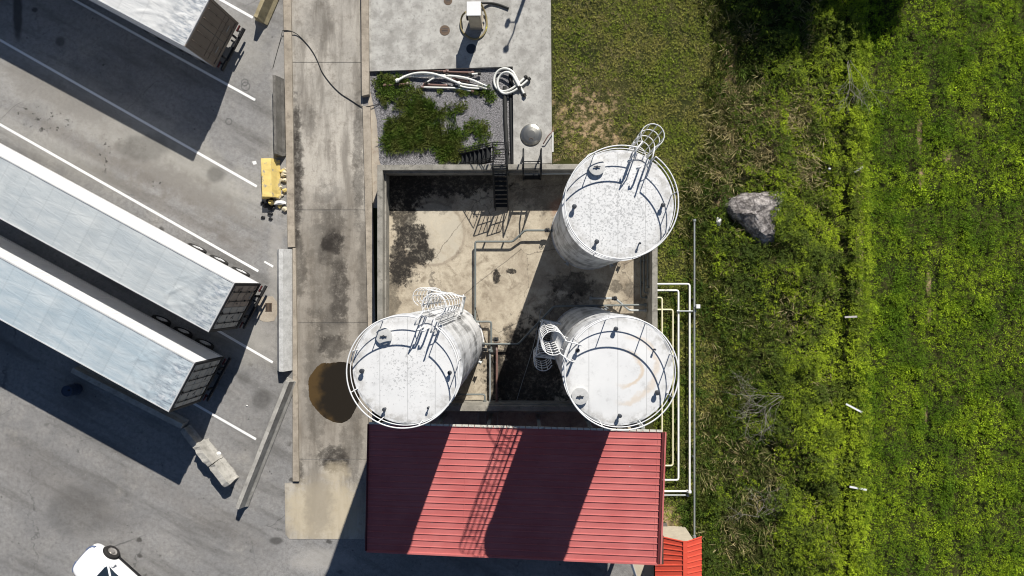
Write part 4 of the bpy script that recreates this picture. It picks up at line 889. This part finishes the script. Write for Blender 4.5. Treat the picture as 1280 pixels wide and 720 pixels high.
# small red gabled lean-to
z1_, z2_ = 2.7, 3.25
rl = [P(829.5,671.5,z1_), P(854,677,z2_), P(854,790,z2_), P(820,790,z1_)]
rrr = [P(859,677,z2_), P(877,671,z1_+.1), P(877,790,z1_+.1), P(859,790,z2_)]
cc = P(855,720,0); t = thing('lean_to', 'small bright red gabled roof tucked against the big red roof corner', 'lean-to', (cc.x,cc.y,0))
rl2 = [P(829.5,671.5,z1_), P(854,677,z2_), P(854,706,z2_), P(829.5,706,z1_)]; rl3 = [P(819,706.5,z1_-.15), P(854,706.3,z2_), P(854,790,z2_), P(819,790,z1_-.15)]
ribbed_roof(rl2, 5, M['red2'], 'roof_slope', t, .03,.04); ribbed_roof(rl3, 12, M['red2'], 'roof_slope', t, .03,.04); ribbed_roof(rrr, 17, M['red2'], 'roof_slope', t, .03,.04)
mb = MB(); mb.bar(P(856.5,676.5,z2_+.03), P(856.5,790,z2_+.03), .2,.06); mb.build('ridge_cap', M['red2'], t, True)
mb = MB(); a = P(836,682,z1_); b = P(872,790,z1_); mb.prism([(a.x,a.y),(b.x,a.y),(b.x,b.y),(a.x,b.y)], 0, 2.55); mb.build('wall', M['beige'], t, True)
tag(MB().prism([XY(x,y) for x,y in ((822,651),(833,653),(837,668),(834,690),(822,690))], -.02, .06).build('concrete_footing', M['jerseyd']), 'worn concrete footing between the big red roof and the grass', 'footing')
# ------------------------------------------------------------------ boulder and field markers
import bmesh
def boulder():
    bm = bmesh.new(); out = [(903,258),(911,248),(926,241),(945,240),(962,239),(980,239),(978,252),(972,266),(967,280),(966,292),(967,303),(954,308),(941,300),(931,288),(919,277),(908,268)]
    pts = [P(x, y) for x, y in out]; c = sum(pts, Vector())/len(pts); n_ = len(pts); rings = []
    for (k, z) in ((1.0,-.1),(1.0,.15),(.9,.42),(.66,.66),(.35,.8)):
        rings.append([bm.verts.new(((c+(q-c)*k).x+random.uniform(-.05,.05), (c+(q-c)*k).y+random.uniform(-.05,.05), z+random.uniform(-.07,.07)+ (.12 if (q.x < c.x and z > .3) else 0))) for q in pts])
    for a, b in zip(rings, rings[1:]):
        for i in range(n_): bm.faces.new((a[i], b[i], b[(i+1)%n_], a[(i+1)%n_]))
    tp = bm.verts.new((c.x, c.y, .88))
    for i in range(n_): bm.faces.new((rings[-1][i], tp, rings[-1][(i+1)%n_]))
    bmesh.ops.subdivide_edges(bm, edges=bm.edges, cuts=3, use_grid_fill=True, fractal=.5, along_normal=.4, seed=3)
    bmesh.ops.recalc_face_normals(bm, faces=bm.faces)
    for v in bm.verts: v.co -= Vector((c.x,c.y,0))
    me = bpy.data.meshes.new('boulder'); bm.to_mesh(me); bm.free(); me.materials.append(M['rock'])
    o = bpy.data.objects.new('boulder', me); C.objects.link(o); o.location = (c.x,c.y,0); return tag(o, 'large angular grey boulder half overgrown on the grass', 'boulder')
boulder()
chunk('white_stone', P(897,277)+Vector((0,0,.16)), (.16,.27,.2), M['stone'], 'white stone on the grass left of the boulder', 'stone', seed=5)
chunk('pale_stone', P(1032,213)+Vector((0,0,.45)), (.08,.08,.08), M['stone'], 'small pale stone among the shrubs right of the boulder', 'stone', seed=6)
for (x, y, a, L, lab) in ((1067,510,-28,.9,'upper bright white stake lying across the leafy row'),(1072,610,-10,.85,'lower white stake lying across the leafy row'),(1063,396,3,.6,'small dull grey stake lying on the leafy row'),(1073,212,35,.5,'short grey stake above the boulder on the leafy row')):
    q = P(x, y, .75); t = thing('row_stake', lab, 'stake', (q.x,q.y,0), R(a), 'stakes along the leafy row')
    mb = MB(); mb.bar((-L/2,0,.78),(L/2,0,.82),.09,.04); mb.build('slat', M['pole'] if y > 450 else M['wood'], t); mb = MB(); mb.box((0,0,.38),(.035,.035,.76)); mb.build('peg', M['wood'], t)
def branchy(px, py, z, L, n_, seed, label, spread=2.6, a0=0):
    r_ = random.Random(seed); mb = MB(); c = P(px, py, 0)
    def grow(p, d, L, r, k):
        pts = [p]; q = p.copy()
        for i in range(4):
            d = (d+Vector((r_.gauss(0,.22), r_.gauss(0,.22), r_.gauss(0,.07)))).normalized(); q = q+d*L/4; q.z = max(q.z,.15); pts.append(q.copy())
            if k > 0 and i > 0: 
                for _ in range(r_.choice((1,1,2))):
                    e = Vector((d.x,d.y,0)); e.rotate(Matrix.Rotation(r_.choice((-1,1))*r_.uniform(.4,.9),3,'Z')); e.z = r_.uniform(-.05,.3); grow(q.copy(), e.normalized(), L*.55, r*.6, k-1)
        mb.tube(pts, r, 5, r1=r*.45)
    for i in range(n_):
        a = a0+r_.uniform(-spread/2,spread/2); grow(Vector((c.x,c.y,z))+Vector((r_.uniform(-.15,.15),r_.uniform(-.15,.15),0)), Vector((math.cos(a),math.sin(a),.05)), L*r_.uniform(.7,1.1), .011, 2)
    return tag(mb.build('dead_branch', M['twig']), label, 'branch', 'bare branches in the scrub')
branchy(972,492,.55,2.0,7,3,'wide tangle of bare pale branches in the scrub right of the pipes', 1.3, math.pi+.25)
branchy(1050,85,.95,1.7,4,5,'bare forked branch reaching out of the tree shadow at the top', 1.5, -1.0)
branchy(945,640,.45,1.1,7,8,'small bare tangle of twigs in the lower scrub', 3.5, 1.5)
# ------------------------------------------------------------------ vegetation (numpy)
def lat(seed):
    g_ = np.random.default_rng(seed).random((256,256))
    def f(x, y):
        xi = np.floor(x).astype(int); yi = np.floor(y).astype(int); fx = x-xi; fy = y-yi; fx = fx*fx*(3-2*fx); fy = fy*fy*(3-2*fy)
        a = g_[xi%256,yi%256]; b = g_[(xi+1)%256,yi%256]; c = g_[xi%256,(yi+1)%256]; d = g_[(xi+1)%256,(yi+1)%256]
        return (a*(1-fx)+b*fx)*(1-fy)+(c*(1-fx)+d*fx)*fy
    return f
def fbm(seed, x, y, s, o=4):
    f = lat(seed); v = 0; a = .5; t_ = 0
    for k in range(o): v = v+a*f(x*s*2**k+17*k, y*s*2**k+31*k); t_ += a; a *= .55
    return v/t_
KX = 35.7/F
def g2p(x, y): return 660+x/KX, 360-y/KX            # metres on the ground -> photograph (for zoning only)
def scatter(name, x, y, z, size, tmpl, m, tilt=.3, label=None, cat=None, kind='stuff', parent=None, var=None):
    """tmpl: list of (quads array (nf,4,3)) variants"""
    n_ = len(x); out = []; vr = []
    pick = rng.integers(0, len(tmpl), n_); ang = rng.random(n_)*2*np.pi; tx = rng.normal(0,tilt,n_); ty = rng.normal(0,tilt,n_)
    v_ = rng.random(n_) if var is None else var
    for k, tq in enumerate(tmpl):
        s_ = np.where(pick == k)[0]
        if len(s_) == 0: continue
        nf = len(tq); q = tq[None].repeat(len(s_),0).copy()
        c = np.cos(ang[s_])[:,None,None]; sn = np.sin(ang[s_])[:,None,None]
        X = q[...,0]*c-q[...,1]*sn; Y = q[...,0]*sn+q[...,1]*c; Z = q[...,2]
        X2 = X+Z*tx[s_][:,None,None]; Y2 = Y+Z*ty[s_][:,None,None]; sz = size[s_][:,None,None]
        out.append(np.stack([X2*sz+x[s_][:,None,None], Y2*sz+y[s_][:,None,None], Z*sz+z[s_][:,None,None]], -1).reshape(-1,4,3))
        vr.append(np.repeat(v_[s_], nf)+rng.normal(0,.12,len(s_)*nf))
    Q = np.concatenate(out); vr = np.concatenate(vr); nf = len(Q)
    me = bpy.data.meshes.new(name); me.vertices.add(nf*4); me.loops.add(nf*4); me.polygons.add(nf)
    me.vertices.foreach_set('co', Q.reshape(-1).astype(np.float32)); me.loops.foreach_set('vertex_index', np.arange(nf*4, dtype=np.int32))
    me.polygons.foreach_set('loop_start', np.arange(0,nf*4,4,dtype=np.int32)); me.update(calc_edges=True)
    at = me.attributes.new('var', 'FLOAT', 'FACE'); at.data.foreach_set('value', np.clip(vr,0,1).astype(np.float32))
    me.materials.append(m); o = bpy.data.objects.new(name, me); C.objects.link(o)
    if parent is not None: o.parent = parent
    elif kind: tag(o, label, cat, kind=kind)
    return o
def leafclump(n_, seed, L=.5, W=.3, dome=1.0):
    r_ = np.random.default_rng(seed); qs = []
    for i in range(n_):
        a = r_.random()*2*np.pi; rr = np.sqrt(r_.random())*.9; c = np.array([rr*np.cos(a), rr*np.sin(a), dome*(1-rr**2)*.6*r_.uniform(.5,1.1)])
        yaw = a+r_.normal(0,.6); pit = r_.uniform(-.5,.9)*.9; l = L*r_.uniform(.7,1.2); w_ = W*r_.uniform(.7,1.2); roll = r_.normal(0,.5)
        d = np.array([np.cos(yaw)*np.cos(pit), np.sin(yaw)*np.cos(pit), np.sin(pit)]); s_ = np.array([-np.sin(yaw)*np.cos(roll), np.cos(yaw)*np.cos(roll), np.sin(roll)])
        qs.append([c-d*l*.5, c-s_*w_*.5, c+d*l*.5, c+s_*w_*.5])
    return np.array(qs)
def tuft(n_, seed, lean=.7, w_=.07):
    r_ = np.random.default_rng(seed); qs = []
    for i in range(n_):
        a = r_.random()*2*np.pi; b = np.array([np.cos(a),np.sin(a),0])*r_.random()*.35; dd = np.array([np.cos(a+r_.normal(0,.5)), np.sin(a+r_.normal(0,.5)), 0]); l = r_.uniform(.6,1.1); le = r_.uniform(.2,1)*lean
        s_ = np.array([-dd[1],dd[0],0])*w_; tip = b+dd*l*le+np.array([0,0,l*np.sqrt(max(.05,1-le*le))]); mid = (b+tip)/2+np.array([0,0,.12*l])
        qs.append([b-s_*.6, mid-s_, tip, mid+s_])
    return np.array(qs)
LC = [leafclump(11, k, .55, .34) for k in range(6)]; LCb = [leafclump(9, 20+k, .75, .5) for k in range(4)]
TU = [tuft(11, k, .8, .05) for k in range(6)]; TUd = [tuft(9, 30+k, .95, .035) for k in range(5)]
m_crop = m_leaf('crop_leaf', (.065,.125,.008), (.44,.60,.028), (.085,.17,.012), .45)
m_shrub = m_leaf('shrub_leaf', (.045,.08,.012), (.38,.49,.026), (.06,.09,.02), .8)
m_grass = m_leaf('grass_blade', (.22,.31,.03), (.44,.50,.085), (.48,.43,.14), .6)
m_dgrass = m_leaf('lush_blade', (.03,.065,.010), (.10,.155,.02), (.11,.12,.03), 1.2)
m_dry = m_leaf('dry_blade', (.30,.25,.11), (.42,.36,.19), (.20,.19,.07), .7)
X0, X1, Y0, Y1 = 1.0, 29.0, -18.0, 18.0
def uni(n_, xa=X0, xb=X1): return rng.uniform(xa,xb,n_), rng.uniform(Y0,Y1,n_)
def blocked(px, py):          # where hard surfaces lie
    b = (px < 692)&(py < 207); b |= (px < 816)&(py >= 200); b |= (px < 690+0*py)&(py < 200)
    b |= (px < 874)&(px > 828)&(py > 676); b |= (px < 842)&(py > 650)
    b |= (((px-932)/28)**2+((py-262)/19)**2 < 1)&(px-903 < (303-py)*1.0); b |= ((px-948)/11)**2+((py-288)/14)**2 < 1
    return b
# zone masks
def bx(py): return 893+22*np.sin(py/60.)+10*np.sin(py/23.)         # edge lawn/scrub
def fur(x, y, py): return (py>130)&(py<450)&(fbm(63,x,y,.9)>.44)
def jit(x, y): return 16*(fbm(61,x*0+3,y,.9)-.5)+12*(fbm(62,x,y,2.2)-.5)
def canopy(x, y):
    px, py = g2p(x, y); n1 = fbm(3,x,y,.55); n2 = fbm(4,x,y,1.6)
    scr = .1+1.25*np.clip((n1-.38)*2.6,0,1)*np.clip(.5+(px-930)/140,.45,1)*(.6+.8*np.clip(fbm(14,x,y,1.3)-.3,0,1))+.3*n2; row = .5+.45*n2; crop = .08+.30*np.clip((fbm(15,x,y,1.1)-.3)*1.6,0,1)+.12*n1+.04*np.sin(px/5.)
    h = np.where(px < bx(py), .05, np.where(px < 1038+jit(x,y), scr, np.where(px < 1048+jit(x,y), np.where(fur(x,y,py), .22, .55), np.where(px < 1074+jit(x+9,y), row+.25*n1, crop))))
    return h
# crop
x, y = uni(125000, 15.5, X1); px, py = g2p(x, y); d = fbm(8,x,y,.9); rows = .5+.5*np.cos((px-1090)/13.5*2*np.pi*.5)
bare = (np.abs(px-1152-4*np.sin(py/90))<3.5)|(np.abs(px-1163)<2.5)&(py<430)
keep = (px > 1060)&(rng.random(len(x)) < np.clip(.55+.35*rows+(d-.5)*1.6,0.15,1))&~(bare&(rng.random(len(x)) < .25+1.6*(fbm(12,x,y,1.1)-.45)))
x, y = x[keep], y[keep]; z = canopy(x,y)*rng.uniform(.35,1,len(x)); scatter('crop_field', x, y, z, rng.uniform(.045,.12,len(x))*(1+.5*(fbm(9,x,y,1.2)>.62)), LC+TU, m_crop, label='dense low green leafy crop covering the right side of the photo', cat='crop')
# scrub leaves + hedge row
x, y = uni(70000, 8.5, 18.5); px, py = g2p(x, y); n1 = fbm(3,x,y,.55); dry = fbm(21,x,y,.45)
up_ = (py < 235)&(px < 1010); 
dens = np.where(px < 1038+jit(x,y), .25+1.6*np.clip(n1-.38,0,.5)+.3*(px>965)+.25*(fbm(13,x,y,1.8)-.5)-np.where(up_&(px<985),.25,0), np.where(px < 1048+jit(x,y), np.where(fur(x,y,py), .35, .85), .95)); dens = dens-np.clip((dry-.56)*3,0,.5)*(px<1010)
keep = (px > bx(py)+rng.normal(0,9,len(x)))&(px < 1072+1.6*jit(x+9,y)+rng.normal(0,5,len(x)))&(rng.random(len(x)) < dens)&~blocked(px,py)
x, y = x[keep], y[keep]; px, py = g2p(x,y); z = canopy(x,y)*np.sqrt(rng.uniform(.1,1,len(x))); sz = rng.uniform(.06,.14,len(x)); leafy = fbm(30,x,y,.8) > .5
v_ = np.clip(rng.random(len(x))*.5+np.where(px>1045,.14,.0)+np.clip((px-950)/260,-.1,.35)+1.1*(fbm(31,x,y,.7)-.45),0,1)
scatter('scrub', x, y, z, sz, LC+LCb, m_shrub, label='tangled green scrub between the lawn and the crop field', cat='scrub', var=v_)
# scrub grasses
x, y = uni(16000, 8.0, 16.5); px, py = g2p(x, y); keep = (px > bx(py)-25)&(px < 1040)&~blocked(px,py)&(rng.random(len(x)) < np.where(px > 955, .22, .75))
x, y = x[keep], y[keep]; z = canopy(x,y)*.25; scatter('scrub_grass', x, y, z, rng.uniform(.15,.36,len(x)), TU, m_dgrass, .5, label='long grass growing through the scrub', cat='grass')
x, y = uni(14000, 5.0, 16.5); px, py = g2p(x, y); dry = fbm(21,x,y,.45); dd = np.clip((dry-.53)*4,0,1)*.4+.04+np.where((py>110)&(py<235)&(px>895)&(px<1010),.7,0)
keep = (px > bx(py)-30)&(px < 1035)&~blocked(px,py)&(rng.random(len(x)) < dd); x, y = x[keep], y[keep]; scatter('dry_grass', x, y, canopy(x,y)*.3, rng.uniform(.2,.5,len(x)), TUd, m_dry, .7, label='straw coloured dry grass stalks in the scrub', cat='grass')
# lawn
x, y = uni(90000, 1.0, 12.0); px, py = g2p(x, y); d = fbm(5,x,y,.8); d2 = fbm(6,x,y,3.)
soil = np.exp(-(((px-735)/45)**2+((py-155)/50)**2)); thin = .30*(px<800)*(py<200)
keep = (px < bx(py)+12)&~blocked(px,py)&(rng.random(len(x)) < np.clip(.95+(d-.5)*1.5+(d2-.5)*.8-soil*.62-thin,0.03,1)); x, y = x[keep], y[keep]; px, py = g2p(x,y)
scatter('lawn', x, y, np.zeros(len(x))-.02, rng.uniform(.05,.12,len(x)), TU, m_grass, .5, label='short patchy grass between the compound and the scrub', cat='grass')
x, y = uni(16000, 1.0, 12.0); px, py = g2p(x, y); keep = (px < bx(py)+10)&~blocked(px,py)&(rng.random(len(x)) < .15+.65*(py < 230)*(px < 800)+.25*(py<230)); x, y = x[keep], y[keep]
scatter('lawn_straw', x, y, np.zeros(len(x))-.02, rng.uniform(.07,.16,len(x)), TUd, m_dry, .9, label='dead straw scattered through the lawn', cat='grass')
x, y = uni(5200, 6.3, 9.5); px, py = g2p(x, y); keep = (py > 300)&~blocked(px,py)&(px > 818)&(px<905)&(fbm(41,x,y,1.2)+.25*(px>845)*(py>520) > .5); x, y = x[keep], y[keep]
scatter('pipe_side_weeds', x, y, rng.uniform(0,.12,len(x)), rng.uniform(.08,.2,len(x)), LC, m_dgrass, label='leafy weeds growing around the pipes on the grass', cat='weeds')
# tall grass on gravel bed
n_ = 9000; x = rng.uniform(P(460,0).x, P(632,0).x, n_); y = rng.uniform(P(0,207).y, P(0,88).y, n_); px, py = g2p(x, y); nn = fbm(51,x,y,1.3)
def el(cx_, cy_, rx_, ry_): return 1-(((px-cx_)/rx_)**2+((py-cy_)/ry_)**2)
den = np.maximum.reduce([el(512,165,46,32), el(500,115,40,26), el(478,110,20,22), el(532,140,32,22), el(565,178,28,22), el(600,158,22,20)*.5, el(612,122,10,9)*.8, el(585,115,40,8)*.6, el(575,133,16,7)*.5, el(560,190,25,14), el(600,185,30,12)*.7])
keep = (den+(nn-.5)*1.6-(.1+.25*(fbm(52,x,y,3.)>.55)) > .24)&(px > 462+np.clip(py-95,0,40)*.45)&(py < 199+6*nn)&(px < 627); keep &= ~((py > 187)&(px < 548)); x, y, px, py = x[keep], y[keep], px[keep], py[keep]
lush = (py > 132)&(px < 570)
scatter('tall_grass', x[lush], y[lush], np.zeros(lush.sum()), rng.uniform(.16,.36,lush.sum()), TU, m_dgrass, .6, label='lush dark green grass overgrowing the gravel bed', cat='grass')
scatter('gravel_weeds', x[~lush], y[~lush], rng.uniform(0,.12,(~lush).sum()), rng.uniform(.08,.2,(~lush).sum()), LC+TU, m_dgrass, .4, label='low leafy weeds on the gravel around the hoses', cat='weeds')
# tufts at the pad foot
# ------------------------------------------------------------------ trees beyond the top of the picture, whose shade falls into it
m_tree = m_leaf('tree_leaf', (.05,.09,.012), (.09,.14,.02), (.04,.07,.012), .5)
def tree(px_, py_, h, cr, seed, label):
    q = P(px_, py_); t = thing('broadleaf_tree', label, 'tree', q, group='trees beyond the scrub'); r_ = random.Random(seed); mb = MB()
    mb.tube([(0,0,0),(.1,.05,h*.3),(-.05,.1,h*.6),(.05,0,h*.85)], .26, 10, r1=.06)
    for k in range(9):
        a = r_.uniform(0,6.28); z0 = h*r_.uniform(.3,.7); L = cr*r_.uniform(.6,.95); mb.tube([(0,0,z0),(math.cos(a)*L*.5,math.sin(a)*L*.5,z0+L*.35),(math.cos(a)*L,math.sin(a)*L,z0+L*.5)], .09, 6, r1=.02)
    mb.build('trunk', M['bark'], t)
    g_ = np.random.default_rng(seed); cs = []
    for k in range(34):
        v = g_.normal(size=3); v /= np.linalg.norm(v); rr = g_.uniform(.35,.95); cs.append((v[0]*cr*rr, v[1]*cr*rr, h*.66+v[2]*h*.30*rr, cr*g_.uniform(.25,.42)))
    X, Y, Z = [], [], []
    for (a, b, c_, r2) in cs:
        v = g_.normal(size=(170,3)); v /= np.linalg.norm(v,axis=1)[:,None]; v *= (g_.random(170)**.7)[:,None]*r2*1.25; X.append(a+v[:,0]); Y.append(b+v[:,1]); Z.append(c_+v[:,2]*.8)
    X = np.concatenate(X); Y = np.concatenate(Y); Z = np.concatenate(Z); scatter('crown', X, Y, Z, g_.uniform(.16,.3,len(X)), LC, m_tree, .3, parent=t)
tree(1030,-188,9.0,3.1,1,'broad tree nearest the lawn, shading the scrub from above the picture')
tree(1142,-186,9.5,1.9,2,'taller narrow tree right of the broad one, shading the leafy row')
